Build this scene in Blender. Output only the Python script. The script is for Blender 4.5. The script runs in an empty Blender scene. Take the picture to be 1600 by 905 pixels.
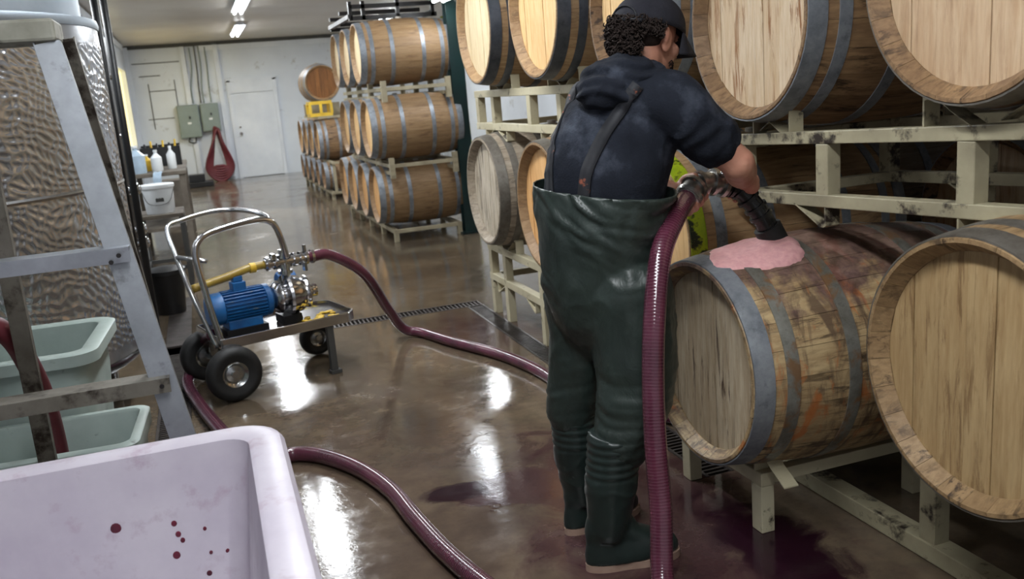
import bpy, math, random
import numpy as np
from mathutils import Vector, Matrix, noise
from mathutils.bvhtree import BVHTree
random.seed(7)
PI = math.pi
S = bpy.context.scene
COL = S.collection
V = Vector

# ---------------------------------------------------------------- camera, world, exposure, lights
def make_camera():
    cd = bpy.data.cameras.new('camera'); cam = bpy.data.objects.new('camera', cd); COL.objects.link(cam)
    pitch, roll, yaw = math.radians(12.66), math.radians(-4.75), math.radians(18.08)
    fw = V((math.sin(yaw)*math.cos(pitch), math.cos(yaw)*math.cos(pitch), -math.sin(pitch)))
    r = V((math.cos(yaw), -math.sin(yaw), 0)); u = r.cross(fw)
    r2 = r*math.cos(roll) + u*math.sin(roll); u2 = -r*math.sin(roll) + u*math.cos(roll)
    m = Matrix((r2, u2, -fw)).transposed().to_4x4(); m.translation = V((0, 0, 1.45))
    cam.matrix_world = m
    cd.sensor_width = 36; cd.lens = 36*1420/1600
    cd.clip_start = .05; cd.clip_end = 100
    cd.dof.use_dof = True; cd.dof.focus_distance = 2.75; cd.dof.aperture_fstop = 5.0
    S.camera = cam
make_camera()
w = bpy.data.worlds.new('world'); S.world = w; w.use_nodes = True
w.node_tree.nodes['Background'].inputs[0].default_value = (.90, .94, 1, 1)
w.node_tree.nodes['Background'].inputs[1].default_value = .42
S.view_settings.view_transform = 'Standard'; S.view_settings.look = 'None'
S.view_settings.exposure = -0.12; S.view_settings.gamma = 1.0
TUBE_STRENGTH = 34.0       # emission of the fluorescent tubes
PANEL_W = 26.0             # watts of the light each near fixture adds below itself

# ---------------------------------------------------------------- mesh builder
class MB:
    def __init__(s): s.v = []; s.f = []
    def add(s, vs, fs):
        n = len(s.v); s.v += [tuple(p) for p in vs]; s.f += [tuple(i+n for i in f) for f in fs]; return s
    def box(s, c, d, M=None):
        x, y, z = d[0]/2, d[1]/2, d[2]/2
        vs = [V((a*x, b*y, e*z)) for a in (-1, 1) for b in (-1, 1) for e in (-1, 1)]
        if M is not None: vs = [M @ p for p in vs]
        c = V(c); vs = [p + c for p in vs]
        return s.add(vs, [(0, 1, 3, 2), (4, 6, 7, 5), (0, 4, 5, 1), (2, 3, 7, 6), (0, 2, 6, 4), (1, 5, 7, 3)])
    def beam(s, a, b, w, h, up=(0, 0, 1)):      # rectangular bar from a to b
        a, b = V(a), V(b); d = b-a; L = d.length; d.normalize(); up = V(up)
        x = d.cross(up)
        if x.length < 1e-4: x = d.cross(V((1, 0, 0)))
        x.normalize(); z = x.cross(d); M = Matrix((x, d, z)).transposed()
        return s.box((a+b)/2, (w, L, h), M)
    def tube(s, pts, rad, n=12, caps=True, closed=False):
        pts = [V(p) for p in pts]; N = len(pts)
        if not hasattr(rad, '__len__'): rad = [rad]*N
        vs = []; fs = []; ref = None
        for i, p in enumerate(pts):
            if closed: t = pts[(i+1) % N]-pts[i-1]
            else: t = pts[min(i+1, N-1)]-pts[max(i-1, 0)]
            t.normalize()
            if ref is None:
                ref = t.cross(V((0, 0, 1)))
                if ref.length < .1: ref = t.cross(V((1, 0, 0)))
            ref = (ref - t*ref.dot(t)); ref.normalize(); b = t.cross(ref)
            for k in range(n):
                a = 2*PI*k/n; vs.append(p+(ref*math.cos(a)+b*math.sin(a))*rad[i])
        M = N if closed else N-1
        for i in range(M):
            for k in range(n):
                j = (i+1) % N
                fs.append((i*n+k, i*n+(k+1) % n, j*n+(k+1) % n, j*n+k))
        if caps and not closed:
            fs.append(tuple(range(n))[::-1]); fs.append(tuple((N-1)*n+k for k in range(n)))
        return s.add(vs, fs)
    def lathe(s, prof, axis='z', c=(0, 0, 0), n=32, M=None, caps=True, close=False):   # prof: (h, r)
        vs = []; fs = []; N = len(prof)
        for h, r in prof:
            for k in range(n):
                a = 2*PI*k/n; x, y = r*math.cos(a), r*math.sin(a)
                p = {'z': V((x, y, h)), 'x': V((h, x, y)), 'y': V((y, h, x))}[axis]
                if M is not None: p = M @ p
                vs.append(p+V(c))
        for i in range(N if close else N-1):
            j = (i+1) % N
            for k in range(n): fs.append((i*n+k, i*n+(k+1) % n, j*n+(k+1) % n, j*n+k))
        if caps and not close:
            if prof[0][1] > 1e-5: fs.append(tuple(range(n))[::-1])
            if prof[-1][1] > 1e-5: fs.append(tuple((N-1)*n+k for k in range(n)))
        return s.add(vs, fs)
    def ball(s, c, r, n=12, m=8, M=None):
        if not hasattr(r, '__len__'): r = (r, r, r)
        vs = []; fs = []
        for i in range(m+1):
            t = PI*i/m
            for k in range(n):
                a = 2*PI*k/n
                p = V((r[0]*math.sin(t)*math.cos(a), r[1]*math.sin(t)*math.sin(a), r[2]*math.cos(t)))
                if M is not None: p = M @ p
                vs.append(p+V(c))
        for i in range(m):
            for k in range(n): fs.append((i*n+k, (i+1)*n+k, (i+1)*n+(k+1) % n, i*n+(k+1) % n))
        return s.add(vs, fs)
    def loft(s, secs, n=28, caps=True, pw=2.3):   # secs: (centre, u-axis vec*half, v-axis vec*half)
        vs = []; fs = []
        for c, u, v in secs:
            c, u, v = V(c), V(u), V(v)
            for k in range(n):
                a = 2*PI*k/n; ca, sa = math.cos(a), math.sin(a)
                e = 2/pw
                vs.append(c+u*math.copysign(abs(ca)**e, ca)+v*math.copysign(abs(sa)**e, sa))
        for i in range(len(secs)-1):
            for k in range(n): fs.append((i*n+k, i*n+(k+1) % n, (i+1)*n+(k+1) % n, (i+1)*n+k))
        if caps:
            fs.append(tuple(range(n))[::-1]); fs.append(tuple((len(secs)-1)*n+k for k in range(n)))
        return s.add(vs, fs)
    def prism(s, poly, d, axis='x', c=(0, 0, 0)):     # extrude 2D polygon; axis x: poly=(y,z); y: (x,z); z: (x,y)
        n = len(poly); vs = []
        for t in (-d/2, d/2):
            for a, b in poly:
                p = {'x': (t, a, b), 'y': (a, t, b), 'z': (a, b, t)}[axis]
                vs.append(V(p)+V(c))
        fs = [tuple(range(n))[::-1], tuple(range(n, 2*n))]+[(i, (i+1) % n, n+(i+1) % n, n+i) for i in range(n)]
        return s.add(vs, fs)
    def mesh(s, name='m', smooth=False):
        me = bpy.data.meshes.new(name); me.from_pydata(s.v, [], s.f); me.validate()
        import bmesh
        bm = bmesh.new(); bm.from_mesh(me); bmesh.ops.recalc_face_normals(bm, faces=bm.faces)
        bm.to_mesh(me); bm.free()
        if smooth: me.shade_smooth()
        return me
    def build(s, name, m, parent=None, smooth=False, world=True, bev=0, shade=None):
        me = s.mesh(name, smooth)
        if smooth == 'auto':
            me.shade_smooth(); me.set_sharp_from_angle(angle=math.radians(38))
        if world and parent is not None:
            off = V((0, 0, 0)); p = parent
            while p: off += p.location; p = p.parent
            me.transform(Matrix.Translation(-off))
        me.materials.append(m)
        o = bpy.data.objects.new(name, me); COL.objects.link(o); o.parent = parent
        if bev:
            b = o.modifiers.new('bevel', 'BEVEL'); b.width = bev; b.segments = 2; b.limit_method = 'ANGLE'; b.harden_normals = False
        return o

def catmull(P, n=8, closed=False):
    P = [V(p) for p in P]; out = []; N = len(P)
    rng = range(N) if closed else range(N-1)
    for i in rng:
        if closed: p0, p1, p2, p3 = P[i-1], P[i], P[(i+1) % N], P[(i+2) % N]
        else: p0, p1, p2, p3 = P[max(i-1, 0)], P[i], P[i+1], P[min(i+2, N-1)]
        for k in range(n):
            t = k/n
            out.append(.5*((2*p1)+(p2-p0)*t+(2*p0-5*p1+4*p2-p3)*t*t+(3*p1-p0-3*p2+p3)*t**3))
    if not closed: out.append(P[-1])
    return out
def tag(o, label=None, cat=None, group=None, kind=None):
    if label: o['label'] = label
    if cat: o['category'] = cat
    if group: o['group'] = group
    if kind: o['kind'] = kind
    return o
def thing(name, loc, label, cat, group=None):
    o = bpy.data.objects.new(name, None); COL.objects.link(o); o.location = loc; o.empty_display_size = .1
    return tag(o, label, cat, group)
def copy_tree(o, parent=None, loc=None):
    c = o.copy(); COL.objects.link(c); c.parent = parent
    if loc is not None: c.location = loc
    for ch in list(KIDS.get(o.name, o.children)): copy_tree(ch, c)
    return c
KIDS = {}

# ---------------------------------------------------------------- materials
def rgb(r, g, b):
    f = lambda c: (c/255/12.92) if c/255 <= .04045 else ((c/255+.055)/1.055)**2.4
    return (f(r), f(g), f(b), 1)
class Mt:
    def __init__(s, name):
        s.m = bpy.data.materials.new(name); s.m.use_nodes = True; s.t = s.m.node_tree; s.n = s.t.nodes
        s.b = s.n['Principled BSDF']; s.L = s.t.links.new; s._pos = None
    def N(s, typ, **k):
        n = s.n.new(typ)
        for a, v in k.items(): setattr(n, a, v)
        return n
    def coord(s, kind='Object', scale=(1, 1, 1), rand=False):
        if kind == 'Position': src = s.N('ShaderNodeNewGeometry').outputs['Position']
        else: src = s.N('ShaderNodeTexCoord').outputs[kind]
        mp = s.N('ShaderNodeMapping'); mp.inputs['Scale'].default_value = scale; s.L(src, mp.inputs['Vector'])
        if rand:
            oi = s.N('ShaderNodeObjectInfo'); mu = s.N('ShaderNodeMath', operation='MULTIPLY'); mu.inputs[1].default_value = 37.
            s.L(oi.outputs['Random'], mu.inputs[0]); s.L(mu.outputs[0], mp.inputs['Location'])
        return mp.outputs[0]
    def noise(s, vec, scale=5, detail=4, rough=.55, dist=0):
        n = s.N('ShaderNodeTexNoise'); n.inputs['Scale'].default_value = scale; n.inputs['Detail'].default_value = detail
        n.inputs['Roughness'].default_value = rough; n.inputs['Distortion'].default_value = dist
        s.L(vec, n.inputs['Vector']); return n.outputs['Fac']
    def ramp(s, fac, stops, interp='LINEAR'):
        r = s.N('ShaderNodeValToRGB'); r.color_ramp.interpolation = interp
        e = r.color_ramp.elements
        while len(e) < len(stops): e.new(.5)
        for i, (p, c) in enumerate(stops):
            e[i].position = p; e[i].color = c if hasattr(c, '__len__') else (c, c, c, 1)
        s.L(fac, r.inputs[0]); return r.outputs[0]
    def mix(s, fac, a, b, mode='MIX'):
        m = s.N('ShaderNodeMix', data_type='RGBA', blend_type=mode)
        for sock, v in ((m.inputs[0], fac), (m.inputs[6], a), (m.inputs[7], b)):
            if isinstance(v, bpy.types.NodeSocket): s.L(v, sock)
            else: sock.default_value = v
        return m.outputs[2]
    def math(s, op, a, b=0, clamp=False):
        m = s.N('ShaderNodeMath', operation=op, use_clamp=clamp)
        for sock, v in ((m.inputs[0], a), (m.inputs[1], b)):
            if isinstance(v, bpy.types.NodeSocket): s.L(v, sock)
            else: sock.default_value = v
        return m.outputs[0]
    def bump(s, h, strength=.3, dist=.01):
        b = s.N('ShaderNodeBump'); b.inputs['Strength'].default_value = strength; b.inputs['Distance'].default_value = dist
        s.L(h, b.inputs['Height']); s.L(b.outputs[0], s.b.inputs['Normal']); return s
    def set(s, color=None, rough=None, metal=None, spec=None, coat=None):
        for k, v in (('Base Color', color), ('Roughness', rough), ('Metallic', metal), ('Specular IOR Level', spec), ('Coat Weight', coat)):
            if v is None: continue
            if isinstance(v, bpy.types.NodeSocket): s.L(v, s.b.inputs[k])
            else: s.b.inputs[k].default_value = v
        return s
def simple(name, c1, c2=None, rough=.5, metal=0, scale=6, bump=0, spec=.5, stretch=(1, 1, 1), spots=None, bscale=None):
    m = Mt(name); c2 = c2 or tuple(x*.7 for x in c1[:3])+(1,)
    co = m.coord('Object', stretch, True)
    f = m.noise(co, scale, 5, .6)
    col = m.ramp(f, [(.3, c2), (.7, c1)])
    if spots:
        col = m.mix(m.ramp(m.noise(co, spots[1], 6, .65), [(spots[2], 0), (spots[3], 1)]), col, spots[0])
    m.set(col, m.ramp(f, [(.3, min(1, rough*1.25)), (.7, rough*.85)]), metal, spec)
    if bump: m.bump(m.noise(co, bscale or scale*4, 4), bump)
    return m.m
def wood(name, pale, mid, dark, axis='x', drip=.5, dripcol=None, rough=.55, knots=False, var=.35, world=None):
    m = Mt(name)
    st = {'x': (1, 9, 9), 'z': (9, 9, 1)}[axis]; st2 = {'x': (1.2, 3, 3), 'z': (5, 5, .6)}[axis]
    co = m.coord('Object', st, True); co2 = m.coord('Object', st2, True); cw = m.coord('Object', (1, 1, 1), True)
    g = m.noise(co, 6, 6, .65, .3); g2 = m.noise(co2, 2.2, 4, .6, .2); g3 = m.noise(cw, 3, 3, .5)
    col = m.ramp(g, [(.28, mid), (.62, pale)])
    oi = m.N('ShaderNodeObjectInfo')
    col = m.mix(m.math('MULTIPLY', oi.outputs['Random'], var), col, mid)
    col = m.mix(m.ramp(g3, [(.45, 0), (.75, .35)]), col, mid)
    if drip:
        d = m.noise(m.coord('Object', {'x': (2, 14, 14), 'z': (16, 16, 1.6)}[axis], True), 2.3, 7, .72, .5)
        msk = m.math('MULTIPLY', m.ramp(d, [(.51, 0), (.60, 1)]), m.ramp(m.noise(cw, 4, 3, .5), [(.38, 0), (.60, drip)]))
        col = m.mix(msk, col, dripcol or dark)
    gr = m.ramp(m.noise(co, 16, 4, .7), [(.35, .8), (.6, 1)])
    col = m.mix(.4, col, gr, 'MULTIPLY')
    if world: col, rr = world(m, col)
    else: rr = m.ramp(g, [(.3, rough*1.15), (.7, rough*.85)])
    m.set(col, rr, 0, .35)
    m.bump(g, .25, .003)
    return m.m
M = {}
DARKW = rgb(60, 38, 24)
M['stave'] = wood('oak_stave', rgb(176, 146, 108), rgb(136, 104, 72), DARKW, 'x', .6, var=.3)
M['stave_dark'] = wood('oak_stave_dark', rgb(152, 122, 88), rgb(104, 78, 54), rgb(38, 27, 20), 'x', .9, var=.5)
M['stave_mid'] = wood('oak_stave_mid', rgb(156, 128, 94), rgb(126, 97, 66), rgb(72, 44, 34), 'x', .5, var=.3)
M['stave_grey'] = wood('oak_stave_grey', rgb(168, 156, 138), rgb(122, 108, 90), rgb(70, 60, 50), 'x', .6)
M['head_pale'] = wood('head_pale', rgb(230, 214, 178), rgb(204, 180, 138), rgb(168, 128, 82), 'z', .25)
M['head_tan'] = wood('head_tan', rgb(236, 204, 152), rgb(212, 166, 108), rgb(160, 108, 62), 'z', .25)
M['head_stain'] = wood('head_stained', rgb(222, 204, 176), rgb(194, 164, 126), rgb(140, 94, 54), 'z', 1.0, var=.5)
M['head_fawn'] = wood('head_fawn', rgb(204, 178, 146), rgb(176, 144, 110), rgb(130, 92, 62), 'z', .45)
M['head_buff'] = wood('head_buff', rgb(184, 158, 116), rgb(156, 126, 86), rgb(104, 74, 44), 'z', .65)
M['head_weather'] = wood('head_weathered', rgb(186, 172, 148), rgb(146, 126, 98), rgb(70, 52, 38), 'z', 1.0, var=.5)
M['head_grey'] = wood('head_grey', rgb(206, 196, 178), rgb(158, 144, 122), rgb(78, 66, 54), 'z', .9)
M['head_orange'] = wood('head_orange', rgb(228, 184, 128), rgb(204, 148, 88), rgb(120, 70, 36), 'z', .3)
M['head_dark'] = wood('head_dark', rgb(150, 100, 52), rgb(104, 66, 34), rgb(50, 30, 20), 'z', .4)
def b2stain(m, col):
    # wine and weather marks on this barrel's own wood: dark bands, rust orange, purple wine over its top
    pos = m.N('ShaderNodeNewGeometry').outputs['Position']
    sx = m.N('ShaderNodeSeparateXYZ'); m.L(pos, sx.inputs[0])
    n1 = m.noise(m.coord('Position', (7, 1.6, 1.6)), 2.2, 6, .65, .8)
    col = m.mix(m.ramp(n1, [(.50, 0), (.62, .85)]), col, rgb(84, 66, 52))
    n2 = m.noise(m.coord('Position', (5, 2, 2)), 2.6, 5, .6, 1.2)
    col = m.mix(m.ramp(n2, [(.56, 0), (.66, .8)]), col, rgb(176, 100, 46))
    n3 = m.noise(m.coord('Position', (3, 3, 3)), 3, 5, .6)
    t = m.math('ADD', m.math('MULTIPLY', m.math('SUBTRACT', sx.outputs[2], .60), 2.1), m.math('MULTIPLY', n3, 1.0))
    wm = m.ramp(t, [(.86, 0), (1.06, .85)])
    pn = m.noise(m.coord('Position', (4, 4, 4)), 5, 6, .7, .6)
    col = m.mix(wm, col, m.ramp(pn, [(.35, rgb(62, 46, 46)), (.55, rgb(104, 80, 76)), (.7, rgb(128, 104, 98))]))
    return col, m.mix(wm, (.5, .5, .5, 1), (.25, .25, .25, 1))
M['stave_buff'] = wood('oak_stave_buff', rgb(168, 140, 102), rgb(124, 98, 68), rgb(50, 38, 30), 'x', .9, var=.5)
M['stave_wine'] = wood('oak_stave_wine', rgb(190, 166, 124), rgb(140, 112, 78), rgb(50, 38, 30), 'x', .9, world=b2stain)
def hoop_mat(name, a, b, rough, stain=None):
    m = Mt(name); co = m.coord('Object', (1, 1, 1), True)
    f = m.noise(co, 9, 6, .7); col = m.ramp(f, [(.32, b), (.66, a)])
    col = m.mix(m.ramp(m.noise(co, 26, 5, .7), [(.55, 0), (.7, .5)]), col, tuple(x*.5 for x in b[:3])+(1,))
    if stain:
        n = m.noise(m.coord('Position', (4, 3, 3)), 3.4, 6, .65, .6)
        col = m.mix(m.ramp(n, [(.5, 0), (.6, .8)]), col, stain)
    m.set(col, m.ramp(f, [(.3, rough+.12), (.7, rough)]), .55, .5); m.bump(f, .1, .002); return m.m
M['hoop'] = hoop_mat('galvanised_hoop', rgb(156, 162, 168), rgb(108, 113, 120), .42)
M['hoop_dark'] = hoop_mat('dark_hoop', rgb(92, 96, 104), rgb(58, 62, 70), .4)
M['hoop_stain'] = hoop_mat('stained_hoop', rgb(150, 150, 142), rgb(104, 100, 90), .42, rgb(140, 100, 60))
M['hoop_rust'] = hoop_mat('aged_hoop', rgb(128, 124, 116), rgb(92, 84, 74), .5)
M['rack'] = simple('rack_paint', rgb(192, 184, 156), rgb(168, 158, 130), .5, 0, 4, .05, .4, spots=(rgb(52, 44, 34), 14, .60, .70))
M['rack_dirty'] = simple('rack_paint_dirty', rgb(170, 162, 134), rgb(128, 120, 98), .45, 0, 4, .05, .4, spots=(rgb(44, 36, 30), 9, .53, .62))
M['rack_far'] = simple('rack_far', rgb(164, 154, 128), rgb(126, 116, 94), .5, 0, 5)
M['bung_w'] = simple('bung_pale', rgb(205, 200, 190), None, .5)
M['bung_k'] = simple('bung_dark', rgb(44, 46, 50), None, .45)
M['steel'] = simple('stainless', rgb(205, 208, 210), rgb(150, 152, 154), .22, 1, 8)
M['steel_dull'] = simple('dull_steel', rgb(190, 190, 186), rgb(112, 110, 106), .3, .85, 26)
M['chrome'] = simple('polished_steel', rgb(225, 226, 228), rgb(180, 180, 184), .14, 1, 5)
M['alu'] = simple('aluminium', rgb(176, 180, 186), rgb(130, 134, 138), .38, .85, 5, spots=(rgb(70, 68, 62), 6, .54, .70))
M['alu_dirty'] = simple('aluminium_dirty', rgb(132, 128, 118), rgb(92, 86, 76), .5, .5, 6, spots=(rgb(50, 42, 34), 9, .5, .62))
M['ladder_cap'] = simple('ladder_cap', rgb(150, 150, 138), rgb(112, 110, 98), .6, 0, 8, spots=(rgb(58, 54, 46), 12, .55, .65))
M['black'] = simple('black_paint', rgb(22, 23, 25), rgb(12, 12, 13), .4)
M['rubber'] = simple('rubber', rgb(26, 26, 27), rgb(16, 16, 16), .6, 0, 10, .1)
M['blackpipe'] = simple('black_hose', rgb(24, 24, 26), rgb(14, 14, 15), .25)
M['white_wall'] = simple('white_wall_paint', rgb(216, 222, 228), rgb(200, 206, 214), .5, 0, .8, .03, spots=(rgb(150, 146, 138), 2.2, .62, .74))
M['white_paint'] = simple('white_paint', rgb(222, 227, 233), rgb(206, 212, 220), .45, 0, 2)
M['ceiling'] = simple('ceiling_board', rgb(196, 190, 180), rgb(182, 174, 164), .35, 0, .5)
M['dark_wall'] = simple('dim_wall', rgb(120, 118, 114), rgb(84, 82, 80), .7, 0, 1)
M['line'] = simple('dark_conduit', rgb(70, 70, 68), None, .6)
M['greenpost'] = simple('post_paint', rgb(20, 46, 44), rgb(12, 28, 28), .35, 0, 3, spots=(rgb(140, 140, 136), 7, .66, .7))
M['panel'] = simple('panel_grey', rgb(132, 144, 138), rgb(118, 130, 124), .4, .1, 2)
M['redhose'] = simple('red_hose', rgb(112, 44, 52), rgb(84, 30, 38), .45)
M['plast_white'] = simple('white_plastic', rgb(232, 236, 238), rgb(210, 214, 216), .4, 0, 3)
M['plast_clear'] = simple('cloudy_plastic', rgb(176, 196, 212), rgb(150, 170, 188), .3, 0, 4)
M['yellow'] = simple('yellow_paint', rgb(226, 190, 60), rgb(190, 150, 40), .45, 0, 5)
M['hivis'] = simple('yellow_green_paint', rgb(196, 208, 24), rgb(120, 150, 20), .4, 0, 9, spots=(rgb(30, 40, 20), 9, .5, .56))
M['bench'] = simple('bench_wood', rgb(112, 104, 92), rgb(72, 64, 56), .65, 0, 5)
M['blue'] = simple('motor_blue', rgb(28, 104, 168), rgb(18, 74, 128), .4, 0, 9, spots=(rgb(120, 130, 128), 14, .62, .7))
M['wet_deck'] = simple('deck_plate', rgb(60, 50, 48), rgb(30, 22, 24), .22, .4, 6, spots=(rgb(176, 156, 40), 5, .6, .66))
M['yellow_hose'] = simple('yellow_hose', rgb(176, 150, 62), rgb(132, 106, 40), .35, 0, 8)
M['dirt_dark'] = simple('drain_dark', rgb(34, 30, 28), rgb(18, 15, 15), .35)
M['grate'] = simple('grate_steel', rgb(92, 86, 82), rgb(54, 48, 46), .4, .6, 8)
M['skin'] = simple('skin', rgb(196, 144, 120), rgb(168, 112, 92), .5, 0, 12, .05)
M['hoodie'] = simple('navy_fleece', rgb(33, 37, 47), rgb(20, 23, 30), .9, 0, 5, .25, .2, spots=(rgb(78, 84, 96), 5, .52, .80), bscale=160)
M['strap'] = simple('strap_web', rgb(30, 31, 37), rgb(20, 21, 26), .7, 0, 9, spots=(rgb(150, 84, 60), 14, .64, .68))
M['cap'] = simple('cap_cloth', rgb(44, 44, 50), rgb(32, 32, 38), .85, 0, 9, .2, .2, bscale=200)
M['hair'] = simple('dark_curls', rgb(50, 40, 36), rgb(24, 18, 16), .8, 0, 40, 0, .2)
M['glove'] = simple('dark_glove', rgb(34, 30, 32), rgb(20, 18, 20), .4)
m = Mt('pvc_overall'); co = m.coord('Object', (1, 1, 1))
f = m.noise(co, 4, 5, .6, .6); m.set(m.mix(m.ramp(m.noise(co, 9, 6, .7), [(.55, 0), (.8, .45)]), m.ramp(f, [(.3, rgb(31, 40, 37)), (.7, rgb(47, 57, 52))]), rgb(78, 88, 84)), m.ramp(f, [(.3, .42), (.7, .36)]), 0, .5)
m.bump(m.noise(m.coord('Object', (1, 1, .6)), 16, 5, .6, 1.4), .35, .01); M['pvc'] = m.m
M['boot'] = simple('boot_rubber', rgb(38, 50, 47), rgb(26, 35, 33), .33, 0, 7, spots=(rgb(92, 96, 90), 16, .66, .8))
M['sole'] = simple('boot_sole', rgb(176, 150, 132), rgb(140, 112, 98), .6, 0, 10)
M['white_tub'] = simple('tub_plastic', rgb(188, 182, 190), rgb(168, 160, 172), .42, 0, 4, .04, spots=(rgb(160, 144, 156), 12, .56, .72))
M['green_tub'] = simple('pale_green_tub', rgb(170, 184, 178), rgb(140, 154, 148), .45, 0, 3, .04, spots=(rgb(90, 96, 90), 10, .62, .74))
M['grape'] = simple('wine_spot', rgb(104, 20, 44), rgb(70, 12, 32), .4)
# wine hose: translucent-looking burgundy pvc with fine white helix
m = Mt('wine_hose'); co = m.coord('UV')
u = m.N('ShaderNodeSeparateXYZ'); m.L(co, u.inputs[0])
wv = m.math('SINE', m.math('MULTIPLY', u.outputs[0], 2*PI))
helix = m.ramp(wv, [(.0, 0), (.9, .0), (1., 1)])
nn = m.noise(m.coord('Object'), 6, 3)
col = m.ramp(nn, [(.3, rgb(62, 22, 38)), (.7, rgb(88, 38, 56))])
col = m.mix(m.math('MULTIPLY', helix, .35), col, rgb(150, 112, 126))
m.set(col, .2, 0, .6, .4); m.bump(wv, .12, .002); M['wine_hose'] = m.m
# foam
m = Mt('wine_foam'); f = m.noise(m.coord('Object'), 60, 4, .6)
m.set(m.ramp(f, [(.3, rgb(206, 150, 152)), (.7, rgb(226, 176, 174))]), .35, 0, .5); m.b.inputs['Subsurface Weight'].default_value = .2
m.b.inputs['Subsurface Radius'].default_value = (.02, .01, .01); m.bump(f, .12, .002); M['foam'] = m.m
# dimpled tank steel
m = Mt('dimpled_steel'); f = m.noise(m.coord('Object'), 2, 4)
m.set(m.ramp(f, [(.3, rgb(150, 150, 150)), (.7, rgb(196, 198, 202))]), m.ramp(f, [(.3, .26), (.7, .18)]), .85); M['tank'] = m.m
M['tank_smooth'] = simple('tank_smooth', rgb(150, 158, 164), rgb(122, 130, 138), .4, .8, 2)
def emit(name, c, s):
    m = Mt(name); m.b.inputs['Emission Color'].default_value = c; m.b.inputs['Emission Strength'].default_value = s; m.set(c, .5); return m.m
M['tube'] = emit('lit_tube', (.93, .97, 1, 1), TUBE_STRENGTH)
M['daylight'] = emit('daylit_curtain', rgb(255, 236, 170), 1.5)

# wet concrete
m = Mt('wet_concrete'); P = m.coord('Position'); sp = m.N('ShaderNodeSeparateXYZ'); m.L(P, sp.inputs[0]); X, Y = sp.outputs[0], sp.outputs[1]
big = m.noise(P, .9, 5, .6, .5); fine = m.noise(P, 9, 8, .7); vfine = m.noise(P, 60, 5, .7)
col = m.ramp(big, [(.28, rgb(66, 58, 50)), (.5, rgb(100, 87, 70)), (.72, rgb(126, 111, 92))])
col = m.mix(m.ramp(fine, [(.35, .5), (.6, 0)]), col, rgb(66, 60, 52))
def blob(cx, cy, rx, ry, soft=.5, n=None, amp=.9):
    dx = m.math('DIVIDE', m.math('SUBTRACT', X, cx), rx); dy = m.math('DIVIDE', m.math('SUBTRACT', Y, cy), ry)
    d = m.math('SQRT', m.math('ADD', m.math('MULTIPLY', dx, dx), m.math('MULTIPLY', dy, dy)))
    d = m.math('ADD', d, m.math('MULTIPLY', m.math('SUBTRACT', n or fine, .5), amp*2))
    return m.ramp(d, [(1-soft, 1), (1, 0)])
nz = m.noise(P, 4, 6, .65, .6)
wine = m.math('MAXIMUM', blob(1.25, 2.6, .55, 1.0, .5, nz), blob(.95, 3.0, .3, .2, .3, nz))
wine = m.math('MAXIMUM', wine, m.math('MULTIPLY', blob(1.5, 5.2, .4, .8, .6, nz), .7))
wine = m.math('MAXIMUM', wine, m.math('MULTIPLY', blob(.7, 2.5, 1.6, 2.6, .7, nz, 1.4), .35))
col = m.mix(m.math('MULTIPLY', wine, .8), col, rgb(56, 26, 38))
pud = m.math('MAXIMUM', blob(.72, 3.05, .16, .09, .25, nz, .5), blob(1.5, 2.2, .18, .5, .4, nz))
col = m.mix(pud, col, rgb(34, 12, 24))
col = m.mix(m.math('MULTIPLY', blob(.72, 3.9, .2, .28, .7, nz), .7), col, rgb(48, 44, 40))
wet = m.ramp(m.noise(P, 1.3, 4, .55, .4), [(.38, .05), (.55, .11), (.72, .30)])
rough = m.math('ADD', wet, m.math('MULTIPLY', m.ramp(fine, [(.45, 0), (.7, 1)]), .12))
m.set(col, rough, 0, .55)
bh = m.math('ADD', m.math('MULTIPLY', vfine, .25), m.math('MULTIPLY', m.noise(P, 22, 4, .6), .75))
m.bump(bh, .16, .004); M['floor'] = m.m

# ---------------------------------------------------------------- the room
def struct(name, mb, m, parent=None, **k):
    o = mb.build(name, M[m], parent, **k)
    if parent is None: o['kind'] = 'structure'
    return o
ZC, YB = 2.8, 20.04
# floor slabs leave the drain channels open
fl = MB()
xs = [-3.2, -.38, -.22, 1.57, 1.69, 5.4]; ys = [-1.5, 2.72, 5.82, 5.97, 7.6, 20.3]
for i in range(5):
    for j in range(5):
        a, b, c, d = xs[i], xs[i+1], ys[j], ys[j+1]
        hole = (i == 1 and 1 <= j <= 3) or (i == 3 and j == 1) or (j == 2 and i in (1, 2, 3))
        if hole: fl.box(((a+b)/2, (c+d)/2, -.15), (b-a, d-c, .1))
        else: fl.box(((a+b)/2, (c+d)/2, -.1), (b-a, d-c, .2))
struct('floor', fl, 'floor')
struct('ceiling', MB().box((1.1, 9.3, ZC+.05), (9, 22, .1)), 'ceiling')
bw = struct('wall_back', MB().box((1.1, YB+.1, ZC/2), (9, .2, ZC)), 'white_wall')
struct('wall_left', MB().box((-1.21, (9.3+16.3)/2, ZC/2), (.2, 7.0, ZC)).box((-1.21, 19.75, ZC/2), (.2, .6, ZC))
       .box((-1.21, 17.9, .4), (.2, 3.2, .8)).box((-1.21, 17.9, 2.58), (.2, 3.2, .44)), 'white_wall')
struct('wall_left_return', MB().box((-2.2, 9.4, ZC/2), (2.0, .2, ZC)), 'white_wall')
struct('wall_left_near', MB().box((-3.1, 4, ZC/2), (.2, 11, ZC)), 'white_wall')
struct('wall_right', MB().box((5.3, 9.3, ZC/2), (.2, 22, ZC)), 'white_wall')
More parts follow.
